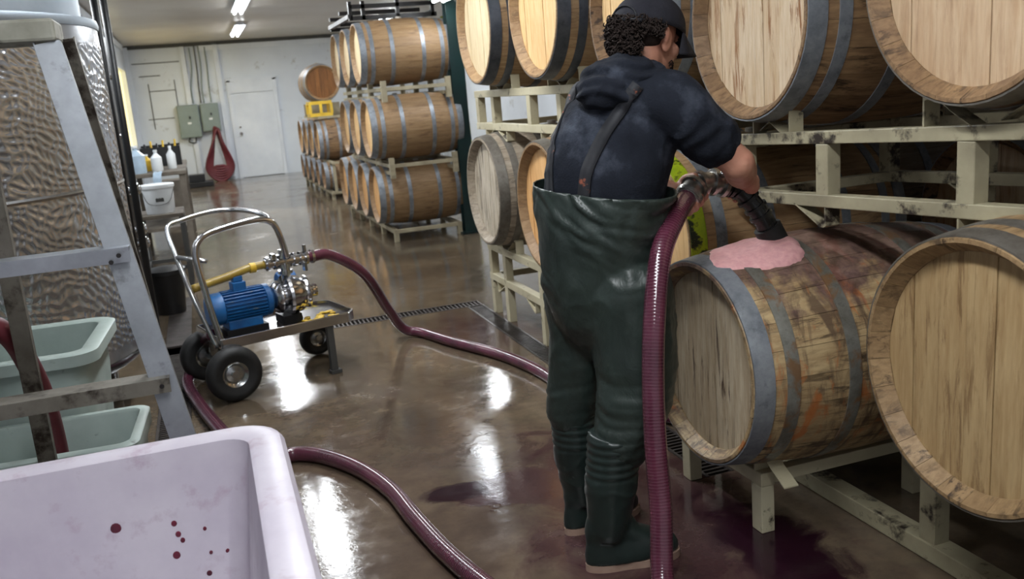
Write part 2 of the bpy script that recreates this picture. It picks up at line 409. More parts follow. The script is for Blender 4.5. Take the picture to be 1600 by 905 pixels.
# window in the left wall with a sun-lit yellow curtain
win = struct('window_1', MB().box((-1.16, 17.9, 2.33), (.12, 3.2, .06)).box((-1.16, 17.9, .83), (.12, 3.2, .06))
             .box((-1.16, 16.33, 1.58), (.12, .06, 1.5)).box((-1.16, 19.42, 1.58), (.12, .06, 1.5)).box((-1.16, 17.9, 1.58), (.06, .05, 1.5)), 'white_paint')
cu = MB(); n = 60
for k in range(n+1):
    y = 16.36+3.03*k/n; x = -1.2+.02*math.sin(k*1.3)
    cu.v += [(x, y, .86), (x, y, 2.3)]
for k in range(n): cu.f.append((2*k, 2*k+2, 2*k+3, 2*k+1))
tag(cu.build('curtain', M['daylight'], win), 'sunlit yellow curtain')
# back wall door, trims
dr = struct('door_1', MB().box((1.24, YB-.02, .87), (.86, .04, 1.72)), 'white_paint')
df = MB()
for x in (.78, 1.70): df.box((x, YB-.03, 1.0), (.07, .06, 2.0))
df.box((1.24, YB-.03, 2.0), (1.0, .06, .07)).box((1.24, YB-.025, 1.86), (.86, .04, .24))
df.build('door_frame', M['white_paint'], dr)
MB().lathe([(0, .03), (.05, .035), (.07, .02)], 'y', (.90, YB-.11, .92), 16).build('door_knob', M['chrome'], dr, 'auto')
MB().lathe([(0, .02), (.03, .02)], 'y', (.90, YB-.07, 1.05), 12).build('deadbolt', M['chrome'], dr, 'auto')
struct('trim_1', MB().box((1.1, YB-.03, 2.765), (4.6, .06, .07)), 'line')
tr = struct('trim_2', MB().box((1.9, YB-.02, 2.68), (3.2, .03, .1)), 'white_paint')
struct('trim_3', MB().box((-.02, YB-.03, 1.4), (.09, .06, 2.7)).box((.62, YB-.03, 1.4), (.09, .06, 2.7)).box((-1.07, YB-.05, 1.4), (.08, .1, 2.75)), 'white_paint')
struct('trim_4', MB().box((-1.09, 14.4, 2.72), (.05, 9.6, .1)), 'white_paint')
# board joints on the left part of the back wall: real battens
for i, (x, z, L, v) in enumerate([(-.55, 2.45, .9, 0), (-.6, 1.35, .5, 0), (-.5, 1.9, .5, 0), (-.75, 1.6, .9, 1), (-.25, 1.7, .8, 1), (-.7, 2.2, .4, 0)]):
    struct('trim_%d' % (5+i), MB().box((x, YB-.006, z), (.015, .012, L) if v else (L, .012, .015)), 'line')
# conduits
for k, (x0, x1, zt) in enumerate([(.02, -.0, 2.75), (.12, .05, 2.7), (.22, .2, 2.75), (.3, .26, 2.72), (.42, .4, 2.7)]):
    tag(MB().tube(catmull([(x0, YB-.03, zt), (x0, YB-.03, 2.3), (x1, YB-.04, 1.9), (x1, YB-.04, 1.6)], 5), .012, 8).build('conduit', M['line' if k in (0, 2) else 'panel'], None, True),
        ['thin conduit at the left edge of the left electrical box', 'thin pale conduit above the left electrical box', 'dark conduit between the two electrical boxes', 'thin pale conduit just above the right electrical box',
         'thin conduit above the right corner of the right electrical box'][k], 'conduit')
for k, (x0, x1, z0, z1) in enumerate([(-.29, .13, .92, 1.58), (.16, .52, 1.02, 1.58)]):
    t = thing('electrical_box', (x0, YB-.16, z0), ['larger grey electrical cabinet on the back wall above the bench', 'smaller grey electrical cabinet on the back wall above the hanging hose'][k], 'electrical box', 'grey electrical boxes on the back wall')
    MB().box(((x0+x1)/2, YB-.08, (z0+z1)/2), (x1-x0, .15, z1-z0)).build('case', M['panel'], t, bev=.008)
    MB().box(((x0+x1)/2, YB-.165, (z0+z1)/2), (x1-x0-.03, .02, z1-z0-.03)).build('front_cover', M['panel'], t, bev=.005)
    MB().box((x0+(x1-x0)*.5, YB-.178, z0+(z1-z0)*.45), (.07, .006, .04)).build('sticker', M['plast_white'], t)
    MB().box((x0+(x1-x0)*.55, YB-.185, z0+(z1-z0)*.62), (.03, .02, .05)).build('switch', M['black'], t)
tag(MB().tube(catmull([(-.12, YB-.06, .92), (-.14, YB-.08, .84), (-.02, YB-.08, .82), (.0, YB-.06, .92)], 5), .015, 8).build('cable_loop', M['line'], None, True), 'small cable loop under the left electrical cabinet', 'cable')
# hanging red hose
t = thing('hanging_hose', (.36, YB-.3, .02), 'coiled dark red hose hanging in long loops on the back wall', 'hose')
for k in range(7):
    a = .04+.022*k; zb = .04+.045*(6-k); cx = .40+.012*k
    pts = [(.385+.008*k, YB-.2-.012*k, 1.10-.006*k), (.33-a*.25, YB-.2-.02*k, .75), (.27-a*.9, YB-.22, .3), (.32-a*.3, YB-.23, zb), (.44+a*.3, YB-.23, zb), (.50+a*.9, YB-.22, .3), (.44+a*.35, YB-.2-.02*k, .78)]
    MB().tube(catmull(pts, 7, True), .026, 8, closed=True).build('hose_loop', M['redhose'], t, True)
MB().box((.41, YB-.14, 1.04), (.1, .24, .05)).build('hook', M['black'], t)

# ceiling lights
def fixture(x, y, z, L, label, power):
    t = thing('fluorescent_fixture', (x, y, z), label, 'ceiling light', 'fluorescent ceiling fixtures')
    MB().prism([(-.09, 0), (-.05, .05), (.05, .05), (.09, 0)], L+.06, 'y', (x, y, z+.0)).build('housing', M['white_paint'], t)
    if z < 2.6:
        for q in (-.5, .5): MB().tube([(x, y+q, z+.04), (x, y+q, ZC)], .006, 8).build('hanger_rod', M['steel'], t)
    for s in (-1, 1):
        MB().tube([(x+s*.045, y-L/2, z-.018), (x+s*.045, y+L/2, z-.018)], .017, 12).build('lamp_tube', M['tube'], t, True)
    if power:
        ld = bpy.data.lights.new('tube_light', 'AREA'); ld.shape = 'RECTANGLE'; ld.size = .16; ld.size_y = L; ld.energy = power; ld.color = (.94, .97, 1)
        lo = bpy.data.objects.new('tube_light', ld); COL.objects.link(lo); lo.parent = t; lo.location = (0, 0, -.05)
fixture(.94, 16.9, 2.745, 2.0, 'farthest lit twin-tube fluorescent ceiling light in view before the back wall', 60)
fixture(.80, 12.7, 2.745, 2.0, 'lit twin-tube fluorescent ceiling light cut by the top edge of the photo', 60)
fixture(.68, 8.9, 2.745, 2.3, 'fluorescent ceiling light above the aisle beside the middle stack', 40)
fixture(.55, 4.6, 2.745, 2.3, 'fluorescent ceiling light above the pump cart', PANEL_W*2)
fixture(.25, .9, 2.745, 2.3, 'fluorescent ceiling light above the white tub and the camera', PANEL_W*2.2)
fixture(2.36, 8.05, 2.30, 1.4, 'added hanging light for the floor highlight, out of view behind the ivory-headed barrel', 6)  # added lamp, hung low and out of view to make the bright floor streak
fixture(3.4, 11.4, 2.745, 2.4, 'fluorescent ceiling light right of the green post over the rear racks', 60)
fixture(3.4, 16.5, 2.745, 2.0, 'fluorescent ceiling light at the far right behind the barrel rows', 40)
fixture(-1.6, 6.9, 2.745, 2.0, 'added unseen fluorescent light above the steel tanks for highlights on the jacket', 80)  # added lamp out of view, brightens the highlights on the dimpled steel

# green post
t = thing('steel_post', (2.53, 8.95, 0), 'dark green steel roof post between the middle barrel stack and the near racks', 'post')
MB().box((2.53, 8.89, ZC/2), (.14, .012, ZC)).box((2.53, 9.01, ZC/2), (.14, .012, ZC)).box((2.53, 8.95, ZC/2), (.012, .12, ZC)).build('column', M['greenpost'], t)
MB().box((2.53, 8.95, .01), (.22, .2, .02)).build('base_plate', M['greenpost'], t)

# ---------------------------------------------------------------- barrels
NST = 26
_cache = {}
def R_at(x, L, R, Rb): return R+(Rb-R)*(1-((x-L/2)/(L/2))**2)
def barrel_meshes(L, R, Rb):
    k = (L, R, Rb)
    if k in _cache: return _cache[k]
    d = {}
    da = PI/NST*.985
    mb = MB(); xs = [0, .012]+[L*t for t in (.12, .25, .38, .5, .62, .75, .88)]+[L-.012, L]; rows = []
    def ring(x, r):
        n = len(mb.v); mb.v += [(x, r*math.sin(a), r*math.cos(a)) for a in (-da, 0, da)]; return n
    outer = [ring(x, R_at(x, L, R, Rb)-(.004 if x in (0, L) else 0)) for x in xs]
    inner = [ring(0, R-.014), ring(.04, R-.038), ring(.06, R-.036), ring(L-.06, R-.036), ring(L-.04, R-.038), ring(L, R-.014)]
    for a, b in zip(outer, outer[1:]):
        for j in (0, 1): mb.f.append((a+j, a+j+1, b+j+1, b+j))
    for a, b in ((inner[0], inner[1]), (inner[1], inner[2]), (inner[3], inner[4]), (inner[4], inner[5])):
        for j in (0, 1): mb.f.append((a+j, b+j, b+j+1, a+j+1))
    for j in (0, 1):
        mb.f.append((outer[0]+j, inner[0]+j, inner[0]+j+1, outer[0]+j+1)); mb.f.append((outer[-1]+j, outer[-1]+j+1, inner[-1]+j+1, inner[-1]+j))
    for e in (0, 2):
        mb.f.append(tuple([o+e for o in outer]+[i+e for i in inner[::-1]]))
    me = mb.mesh('stave'); me.shade_smooth(); me.set_sharp_from_angle(angle=math.radians(30)); d['stave'] = me
    # head boards
    Ri = R-.037; nb = 7; W = 2*Ri/nb; boards = []
    for i in range(nb):
        y0, y1 = -Ri+W*i+.0008, -Ri+W*(i+1)-.0008
        yy = [y0+(y1-y0)*t/4 for t in range(5)]
        top = [(y, math.sqrt(max(Ri*Ri-y*y, .0004))) for y in yy]
        poly = top+[(y, -z) for y, z in reversed(top)]
        b = MB().prism(poly, .02, 'x', (.052+.0012*((i*37) % 3), 0, 0)); boards.append(b.mesh('board'))
    d['boards'] = boards
    d['rear'] = MB().lathe([(L-.06, Ri), (L-.045, Ri)], 'x', n=26).mesh('rear')
    hoops = []
    for (a, b) in ((.003, .062), (.098, .138), (.292, .332)):
        for s in (0, 1):
            x0, x1 = (a, b) if s == 0 else (L-b, L-a)
            prof = [(x0, R_at(x0, L, R, Rb)-.002), (x0, R_at(x0, L, R, Rb)+.0028), ((x0+x1)/2, R_at((x0+x1)/2, L, R, Rb)+.0030), (x1, R_at(x1, L, R, Rb)+.0028), (x1, R_at(x1, L, R, Rb)-.002)]
            me = MB().lathe(prof, 'x', n=52, caps=False).mesh('hoop'); me.shade_smooth(); me.set_sharp_from_angle(angle=math.radians(40)); hoops.append(me)
    d['hoops'] = hoops
    mb = MB().lathe([(-.01, .024), (.012, .028), (.016, .024)], 'z', n=14); d['bung'] = mb.mesh('bung')
    _cache[k] = d; return d
_mm = {}
def with_mat(me, m):
    k = (me.name, m)
    if k not in _mm:
        c = me.copy(); c.materials.clear(); c.materials.append(M[m]); _mm[k] = c
    return _mm[k]
def barrel(loc, label, stave='stave', head='head_tan', hoop='hoop', chime=None, L=.95, R=.32, Rb=.365, roll=0, rotz=0, bung='bung_w', group='oak wine barrels on the racks', hoops=None, headdir=0):
    d = barrel_meshes(L, R, Rb)
    t = thing('wine_barrel', loc, label, 'barrel', group); t.rotation_euler = (0, 0, rotz)
    def part(name, me, m, rot=0, lo=(0, 0, 0)):
        o = bpy.data.objects.new(name, with_mat(me, m)); COL.objects.link(o); o.parent = t; o.rotation_euler = (rot, 0, 0); o.location = lo; return o
    for i in range(NST): part('stave', d['stave'], stave, 2*PI*(i+.5)/NST+roll)
    for b in d['boards']: part('head_board', b, head, headdir)
    part('rear_head', d['rear'], head)
    hs = hoops or [hoop]*6
    for me, h in zip(d['hoops'], hs):
        if h: part('hoop', me, h)
    if bung: part('bung', d['bung'], bung, 0, (L/2, 0, Rb))
    return t

# near and far racks of the right-hand row
barrel((1.37, 2.41, .557), 'weathered wine-stained barrel being filled beside the worker, pink foam on top', 'stave_wine', 'head_weather', 'hoop_stain',
       hoops=['hoop', 'hoop', 'hoop_stain', 'hoop_stain', 'hoop_stain', 'hoop_stain'], bung=None, roll=.05)
barrel((1.545, 1.525, .728), 'buff-headed barrel at the right edge, largest in the lower row', 'stave_buff', 'head_buff', 'hoop_rust', Rb=.36, hoops=['hoop_rust']*6)
barrel((1.68, 2.575, 1.597), 'upper barrel with brown-streaked pale head directly right of the worker', 'stave_dark', 'head_stain', 'hoop')
barrel((1.66, 1.675, 1.642), 'upper barrel with smooth fawn head at the top right corner', 'stave_dark', 'head_fawn', 'hoop_rust')
barrel((1.57, 5.22, .842), 'lower barrel with grey weathered head left of the worker', 'stave_grey', 'head_grey', 'hoop_rust', hoops=['hoop_rust', 'hoop_rust', 'hoop_rust', 'hoop_rust', 'hoop_rust', 'hoop_rust'])
barrel((1.57, 4.27, .845), 'lower barrel with clean orange-tan head partly hidden by the worker', 'stave_mid', 'head_orange', 'hoop_rust')
barrel((1.55, 5.07, 1.79), 'upper barrel with ivory head and dark hoops beside the green post', 'stave', 'head_pale', 'hoop_dark')
barrel((1.55, 4.12, 1.79), 'upper barrel with golden head and dark hoops left of the worker', 'stave', 'head_tan', 'hoop_dark')
barrel((1.62, 3.30, 1.70), 'brown upper barrel half hidden behind the head of the worker', 'stave_dark', 'head_tan', 'hoop')
B5 = barrel((1.60, 3.14, .83), 'barrel with yellow-green paint on its hoop behind the vertical hose', 'stave', 'head_tan', 'hoop', hoops=['hivis', 'hoop', 'hoop', 'hoop', 'hoop', 'hoop'])
# rear rows seen through the racks
for k, (y, z, s) in enumerate([(1.0, .8, 'stave_dark'), (1.85, .8, 'stave'), (2.75, .8, 'stave_dark'), (3.7, .8, 'stave_grey'), (4.65, .8, 'stave'), (5.6, .8, 'stave_dark'),
                               (1.3, 1.75, 'stave_dark'), (2.3, 1.75, 'stave'), (3.3, 1.75, 'stave_dark'), (4.3, 1.75, 'stave'), (5.3, 1.75, 'stave_dark')]):
    barrel((2.85, y, z), 'dim rear-row barrel, %s' % (
        ['lower tier, nearest', 'lower tier behind the big buff head', 'lower tier behind the barrel being filled', 'lower tier with grey staves', 'lower tier behind the orange-tan head', 'lower tier behind the grey head',
         'upper tier, nearest', 'upper tier behind the streaked head', 'upper tier behind the cap', 'upper tier behind the golden head', 'upper tier behind the ivory head'][k]), s, 'head_stain', 'hoop', group='barrels of the rear row')

# middle stack
MR = dict(L=.93, R=.285, Rb=.316)
for tier, (z, x, ys_, st) in enumerate([(.46, 1.63, (9.25, 9.93, 10.61, 11.29), 'stave_mid'), (1.135, 1.60, (9.12, 9.80, 10.48), 'stave_mid'), (1.865, 1.59, (9.2, 9.88, 10.56), 'stave_mid')]):
    for k, y in enumerate(ys_):
        barrel((x, y, z), '%s barrel of the %s tier in the middle stack' % (['nearest', 'second', 'third', 'farthest'][k], ['bottom', 'middle', 'top'][tier]), st, ['head_orange', 'head_tan', 'head_pale'][tier], 'hoop', group='barrels of the middle stack', **MR)
# far stack by the back wall
for k, y in enumerate((14.2, 14.95, 15.7, 16.45)):
    barrel((1.72, y, .86), '%s barrel of the upper row in the far stack' % ['nearest', 'second', 'third', 'farthest'][k], 'stave_mid' if k else 'stave_dark', 'head_tan', 'hoop', group='barrels of the far stack', **MR)
for k, y in enumerate((13.9, 14.6, 15.3, 16.0, 16.7)):
    barrel((1.72, y, .34), '%s barrel of the floor row in the far stack' % ['nearest', 'second', 'third', 'fourth', 'farthest'][k], 'stave_dark', 'head_orange', 'hoop', group='barrels of the far stack', **dict(L=.93, R=.20, Rb=.215))
barrel((1.98, 14.7, 1.72), 'barrel on top of the far stack turned end-on with a dark brown head', 'stave', 'head_dark', 'hoop', rotz=PI/2, group='barrels of the far stack', **dict(L=.93, R=.27, Rb=.31))
t = thing('crate', (1.72, 14.3, 1.2), 'small yellow open-sided crate on the far stack under the end-on barrel', 'crate')
for z in (1.24, 1.42):
    MB().box((1.85, 14.45, z), (.34, .4, .05)).build('rim', M['yellow'], t)
for (x, y) in ((1.69, 14.26), (1.85, 14.26), (2.01, 14.26), (1.69, 14.64), (2.01, 14.64)): MB().box((x, y, 1.33), (.04, .03, .16)).build('upright', M['yellow'], t)

# ---------------------------------------------------------------- racks
def hump(mb, x, y, bt, s, h=.075, wd=.05):     # bent saddle strap rising from a beam, s=+1 slopes toward -y
    out = [(0, 0), (0, h), (-.03*1, h+.012), (-.09, h*.55), (-.16, .004)]
    inn = [(-.16, 0), (-.10, h*.45), (-.035, h), (-.006, h-.01), (-.006, 0)]
    poly = [(y+s*a, bt+b) for a, b in out+inn]
    mb.prism(poly, wd, 'x', (x, 0, 0))
def rack(name, label, x0, x1, y0, y1, ztop, zlow, posts, saddles, feet=(), floor=False, mat='rack', tilt=0, zfoot=None, th=.042, post_w=.055, legs_at=None):
    """two long sides at x0 (front) and x1 (rear); z of beam tops; tilt = rise per metre toward -y"""
    t = thing(name, (x0, (y0+y1)/2, zfoot if zfoot is not None else (0 if floor else zlow-th)), label, 'barrel rack', 'steel barrel racks')
    zz = lambda z, y: z+tilt*((y0+y1)/2-y)
    for x in (x0, x1):
        MB().beam((x, y0, zz(ztop, y0)-th/2), (x, y1, zz(ztop, y1)-th/2), .05, th).build('long_beam', M[mat], t, bev=.003)
        if zlow is not None: MB().beam((x, y0, zz(zlow, y0)-th/2), (x, y1, zz(zlow, y1)-th/2), .05, th).build('long_beam', M[mat], t, bev=.003)
        for y in posts:
            zb = 0 if floor else zz(zlow, y)-th
            MB().box((x, y, (zb+zz(ztop, y)-th)/2), (.048, post_w, zz(ztop, y)-th-zb)).build('post', M[mat], t, bev=.003)
        for (y, s) in saddles:
            mb = MB(); hump(mb, x, y, zz(ztop, y), s); mb.build('saddle', M[mat], t)
        for (y, s) in feet:          # hooks below that seat on the barrels underneath
            zb = zz(zlow, y)-th
            mb = MB(); poly = [(y, zb), (y, zb-.055), (y+s*.012, zb-.062), (y+s*.03, zb-.06), (y+s*.16, zb), (y+s*.15, zb), (y+s*.03, zb-.052), (y+s*.008, zb-.05), (y+s*.006, zb)]
            mb.prism(poly, .05, 'x', (x, 0, 0)); mb.build('foot_hook', M[mat], t)
    for y in (y0+.03, y1-.03):
        for z in ((ztop, zlow) if zlow is not None else (ztop,)):
            MB().beam((x0, y, zz(z, y)-th/2), (x1, y, zz(z, y)-th/2), .045, th*.9).build('cross_beam', M[mat], t, bev=.003)
    return t
# far pair of the right row
rack('barrel_rack', 'floor-standing beige rack under the grey and orange-tan barrels left of the worker', 1.71, 2.27, 3.34, 5.6, .47, .27, (5.56, 5.28, 4.65, 4.27, 3.65, 3.38), ((5.42, 1), (5.02, -1), (4.47, 1), (4.07, -1)), floor=True, th=.045,
     feet=((5.45, -1), (4.75, 1)))
rack('barrel_rack', 'upper beige rack left of the worker under the ivory and golden barrels', 1.71, 2.27, 3.34, 5.6, 1.43, 1.235, (5.56, 5.25, 4.63, 4.2, 3.65, 3.38), ((5.27, 1), (4.87, -1), (4.32, 1), (3.92, -1)),
     feet=((5.42, -1), (5.02, 1), (4.47, -1), (4.07, 1)))
# near rack under U1/U2, sagging away from the camera side
rack('barrel_rack', 'grimy beige upper rack at the right under the two big upper barrels', 1.76, 2.36, 1.02, 2.72, 1.262, 1.073, (2.70, 2.27, 1.73, 1.10), ((2.42, -1), (2.62, 1), (1.87, 1), (1.47, -1)),
     feet=((2.25, 1), (1.75, -1), (1.28, 1)), mat='rack_dirty', tilt=.045, th=.038)
rack('barrel_rack', 'upper rack behind the worker under the brown barrel', 1.80, 2.36, 2.88, 3.30, 1.345, 1.19, (2.93, 3.26), (), mat='rack_dirty', th=.038)
# rack under the barrel being filled
t = rack('barrel_rack', 'low beige rack under the barrel being filled', 1.53, 2.12, 2.27, 2.78, .205, None, (2.30, 2.745), ((2.31, 1), (2.735, -1)), floor=True, mat='rack', th=.045, post_w=.055)
rack('barrel_rack', 'low rack behind the legs of the worker under the yellow-green hooped barrel', 1.74, 2.30, 2.86, 3.34, .455, .255, (2.88, 3.31), ((3.28, 1), (2.98, -1)), floor=True, mat='rack', th=.045)
# rack under B1, with a channel base on the floor
t = thing('barrel_rack', (1.86, 1.9, 0), 'dark grimy floor rack under the big buff barrel at the right edge', 'barrel rack', 'steel barrel racks')
for x in (1.86, 2.42):
    MB().beam((x, .7, .03), (x, 2.72, .03), .07, .055).build('long_beam', M['rack_dirty'], t, bev=.003)
    MB().beam((x, .7, .365), (x, 2.05, .365), .05, .045).build('long_beam', M['rack_dirty'], t, bev=.003)
    for y in (1.93, 1.0): MB().box((x, y, .20), (.055, .06, .29)).build('post', M['rack_dirty'], t, bev=.003)
    mb = MB(); hump(mb, x, 1.76, .385, 1, .05); hump(mb, x, 1.29, .385, -1, .05); mb.build('saddle', M['rack_dirty'], t)
for y in (2.66, .8): MB().beam((1.86, y, .03), (2.42, y, .03), .06, .05).build('cross_beam', M['rack_dirty'], t)
for y in (1.97, 1.0): MB().beam((1.86, y, .365), (2.42, y, .365), .045, .04).build('cross_beam', M['rack_dirty'], t)
# rear racks
rack('barrel_rack', 'lower rack of the rear row, dim behind the near racks', 3.0, 3.6, .5, 6.1, .44, .24, (.6, 1.5, 2.4, 3.3, 4.2, 5.1, 6.0), (), floor=True, mat='rack_dirty')
rack('barrel_rack', 'upper rack of the rear row, dim behind the near racks', 3.0, 3.6, .5, 6.1, 1.385, 1.21, (.6, 1.5, 2.4, 3.3, 4.2, 5.1, 6.0), (), mat='rack_dirty')
# middle stack racks
for k, (yy, zt, zl, fl_) in enumerate([((8.95, 11.7), .125, None, True), ((8.8, 11.1), .80, .66+.2, False), ((8.9, 11.2), 1.535, 1.42+.2, False)]):
    y0, y1 = yy
    if k == 0:
        t = rack('barrel_rack', 'floor rack under the bottom tier of the middle stack', 1.76, 2.42, y0, y1, .125, None, (y0+.03, y0+.7, y0+1.4, y0+2.05, y1-.03), (), floor=True, mat='rack_far')
    else:
        t = thing('barrel_rack', (1.76, (y0+y1)/2, zt-.13), ['', 'rack between the bottom and middle tiers of the middle stack', 'rack between the middle and top tiers of the middle stack'][k], 'barrel rack', 'steel barrel racks')
        for x in (1.76, 2.40):
            zb = zt-.02 if k == 1 else zt-.02
            MB().beam((x, y0, zt-.03), (x, y1, zt-.03), .045, .035).build('long_beam', M['rack_far'], t)
            MB().beam((x, y0, zt-.10), (x, y1, zt-.10), .045, .035).build('long_beam', M['rack_far'], t)
        for y in [8.83, 9.52, 10.2, 10.9]:
            for x in (1.76, 2.40): MB().box((x, y, zt-.05), (.05, .05, .2)).build('post', M['rack_far'], t)
            MB().beam((1.76, y, zt-.03), (2.40, y, zt-.03), .04, .035).build('cross_beam', M['rack_far'], t)
# uprights at the stack's near corners
# dark pallets/racks on top of the middle stack
t = thing('empty_rack', (1.7, 9.9, 2.2), 'dark empty steel rack lying on top of the middle barrel stack', 'barrel rack', 'steel barrel racks')
for y in (9.4, 10.1, 10.8):
    for z in (2.22, 2.33): MB().beam((1.62, y, z), (2.5, y, z), .05, .04).build('cross_beam', M['dirt_dark'], t)
for x in (1.62, 1.75, 2.1, 2.46): MB().box((x, 9.4, 2.29), (.035, .05, .18)).build('post', M['dirt_dark'], t)
for x in (1.62, 2.46): MB().beam((x, 9.4, 2.24), (x, 10.8, 2.24), .05, .04).build('long_beam', M['dirt_dark'], t)
# far stack racks
rack('barrel_rack', 'floor rack under the far barrel stack', 1.80, 2.45, 13.6, 17.0, .12, None, (13.65, 14.3, 15.0, 15.7, 16.4, 16.95), (), floor=True, mat='rack_far')
rack('barrel_rack', 'rack between the two rows of the far barrel stack', 1.86, 2.4, 13.9, 16.9, .585, None, (), (), floor=False, mat='rack_far', zfoot=.54) if False else None
t = thing('barrel_rack', (1.86, 15.3, .5), 'rack between the two rows of the far barrel stack', 'barrel rack', 'steel barrel racks')
for x in (1.84, 2.42): MB().beam((x, 13.5, .545), (x, 17.0, .545), .045, .035).build('long_beam', M['rack_far'], t)
for y in (13.55, 14.25, 14.95, 15.65, 16.35):
    MB().beam((1.84, y, .545), (2.42, y, .545), .04, .035).build('cross_beam', M['rack_far'], t)
    for x in (1.84, 2.42): MB().box((x, y, .34 if False else .33), (.04, .04, .42)).build('post', M['rack_far'], t)
t = thing('barrel_rack', (1.86, 15.0, 1.17), 'rack on the upper row of the far stack carrying the end-on barrel', 'barrel rack', 'steel barrel racks')
for x in (1.80, 2.30): MB().beam((x, 14.1, 1.2), (x, 16.0, 1.2), .045, .035).build('long_beam', M['rack_far'], t)
for y in (14.15, 15.0, 15.9):
    MB().beam((1.80, y, 1.2), (2.30, y, 1.2), .04, .035).build('cross_beam', M['rack_far'], t)
for y in (14.9, 15.4):
    MB().box((1.98, y, 1.31), (.5, .06, .2)).build('cradle', M['rack_far'], t)
# yellow hose looped behind the green post
tag(MB().tube(catmull([(2.62, 9.6, 2.2), (2.6, 9.5, 1.6), (2.65, 9.5, 1.0), (2.68, 9.5, .3), (2.73, 9.5, .03), (2.78, 9.55, .3), (2.78, 9.6, 1.1), (2.74, 9.6, 1.7), (2.76, 9.6, 2.15)], 8), .03, 10).build('yellow_hose', M['hivis'], None, True), 'yellow hose hanging behind the right end of the middle stack', 'hose')

# ---------------------------------------------------------------- drain grates
def grate(x0, y0, x1, y1, along, label, step=.028):
    t = thing('drain_grate', ((x0+x1)/2, (y0+y1)/2, 0), label, 'drain grate', 'floor drain grates')
    mb = MB()
    if along == 'y':
        k = y0
        while k < y1: mb.box(((x0+x1)/2, k, -.012), (x1-x0-.02, .011, .02)); k += step
        f = MB().box((x0+.008, (y0+y1)/2, -.008), (.012, y1-y0, .02)).box((x1-.008, (y0+y1)/2, -.008), (.012, y1-y0, .02))
    else:
        k = x0
        while k < x1: mb.box((k, (y0+y1)/2, -.012), (.011, y1-y0-.02, .02)); k += step
        f = MB().box(((x0+x1)/2, y0+.008, -.008), (x1-x0, .012, .02)).box(((x0+x1)/2, y1-.008, -.008), (x1-x0, .012, .02))
    tag(mb.build('grate_bars', M['grate'], t), kind='stuff')
    f.build('grate_frame', M['grate'], t)
grate(-.38, 2.72, -.22, 5.82, 'y', 'long floor grate on the left between ladder and cart')
grate(-.22, 5.82, 1.69, 5.97, 'x', 'floor grate crossing the aisle behind the pump cart')
grate(1.57, 2.72, 1.69, 5.82, 'y', 'floor grate running along the feet of the right-hand racks')
tag(MB().box((-.30, 6.8, -.004), (.158, 1.58, .012)).build('drain_cover', M['grate'], None), 'solid steel drain cover plate on the left beyond the cross drain', 'drain cover')

# ---------------------------------------------------------------- left side: tanks
def dimple_tank(c, R, z0, z1):
    na, nz = 640, 250; a0, a1 = -PI*.95, PI*.35
    mb = MB(); rnd = random.Random(3)
    pts = []
    for i in range(nz+1):
        z = z0+(z1-z0)*i/nz
        for k in range(na+1):
            a = a0+(a1-a0)*k/na; s = a*R
            # pillow dimples of an embossed jacket, staggered and irregular
            w = noise.noise((s*5, z*5, 1))*.9; w2 = noise.noise((s*4, z*4, 9))*.9
            w3 = noise.noise((s*17, z*17, 5)); u_ = s*82+w*6+w3*2.2; v_ = z*84+w2*6-w3*2.2
            h = 1-2.2*abs(math.cos(u_)*math.cos(v_+u_*.35)) + .6*noise.noise((s*40, z*30, 3))
            band = 0 if (z > z1-.09 or z < z0+.06 or abs(z-(z0+(z1-z0)*.52)) < .018) else 1
            r = R+.0026*h*band
            mb.v.append((c[0]+r*math.cos(a), c[1]+r*math.sin(a), z))
    for i in range(nz):
        for k in range(na): q = i*(na+1)+k; mb.f.append((q, q+1, q+na+2, q+na+1))
    return mb
tc = (-1.27, 4.86)
t = thing('steel_tank', (tc[0], tc[1], 0), 'large dimple-jacketed stainless steel tank at the left behind the ladder', 'tank')
mb = dimple_tank(tc, .90, .36, 1.87); me_o = mb.build('dimple_jacket', M['tank'], t, True)
MB().lathe([(.30, .86), (.34, .895), (.36, .9)], 'z', (tc[0], tc[1], 0), 64, caps=False).lathe([(.12, .1), (.30, .86)], 'z', (tc[0], tc[1], 0), 48).build('bottom_cone', M['steel'], t, 'auto')
MB().lathe([(1.86, .905), (1.88, .91), (1.90, .905), (1.90, .86)], 'z', (tc[0], tc[1], 0), 72, caps=False).lathe([(1.97-.1, .84), (2.35, .84), (2.5, .7), (2.6, .2)], 'z', (tc[0], tc[1], 0), 64).build('upper_shell', M['tank_smooth'], t, 'auto')
MB().lathe([(.36+.775, .903), (.36+.785, .907), (.36+.795, .903)], 'z', (tc[0], tc[1], 0), 72, caps=False).build('weld_band', M['steel'], t, 'auto')
for a in (-.6, -1.7, -2.8, .6):
    MB().tube([(tc[0]+.78*math.cos(a), tc[1]+.78*math.sin(a), 0), (tc[0]+.78*math.cos(a), tc[1]+.78*math.sin(a), .4)], .03, 12).build('leg', M['steel'], t, True)
t = thing('dark_tank', (-1.02, 6.95, 0), 'dark narrow tank with chrome valves behind the big steel tank', 'tank')
MB().lathe([(.25, .50), (.3, .56), (1.95, .56), (2.1, .45)], 'z', (-1.02, 6.95, 0), 48).build('shell', M['black'], t, 'auto')
for z in (.5, .9, 1.3, 1.7): MB().lathe([(z, .562), (z+.01, .572), (z+.03, .572), (z+.04, .562)], 'z', (-1.02, 6.95, 0), 48, caps=False).build('band', M['dirt_dark'], t, 'auto')
for a in (-.5, -1.8, 1.2): MB().tube([(-1.02+.45*math.cos(a), 6.95+.45*math.sin(a), 0), (-1.02+.45*math.cos(a), 6.95+.45*math.sin(a), .35)], .03, 10).build('leg', M['black'], t, True)
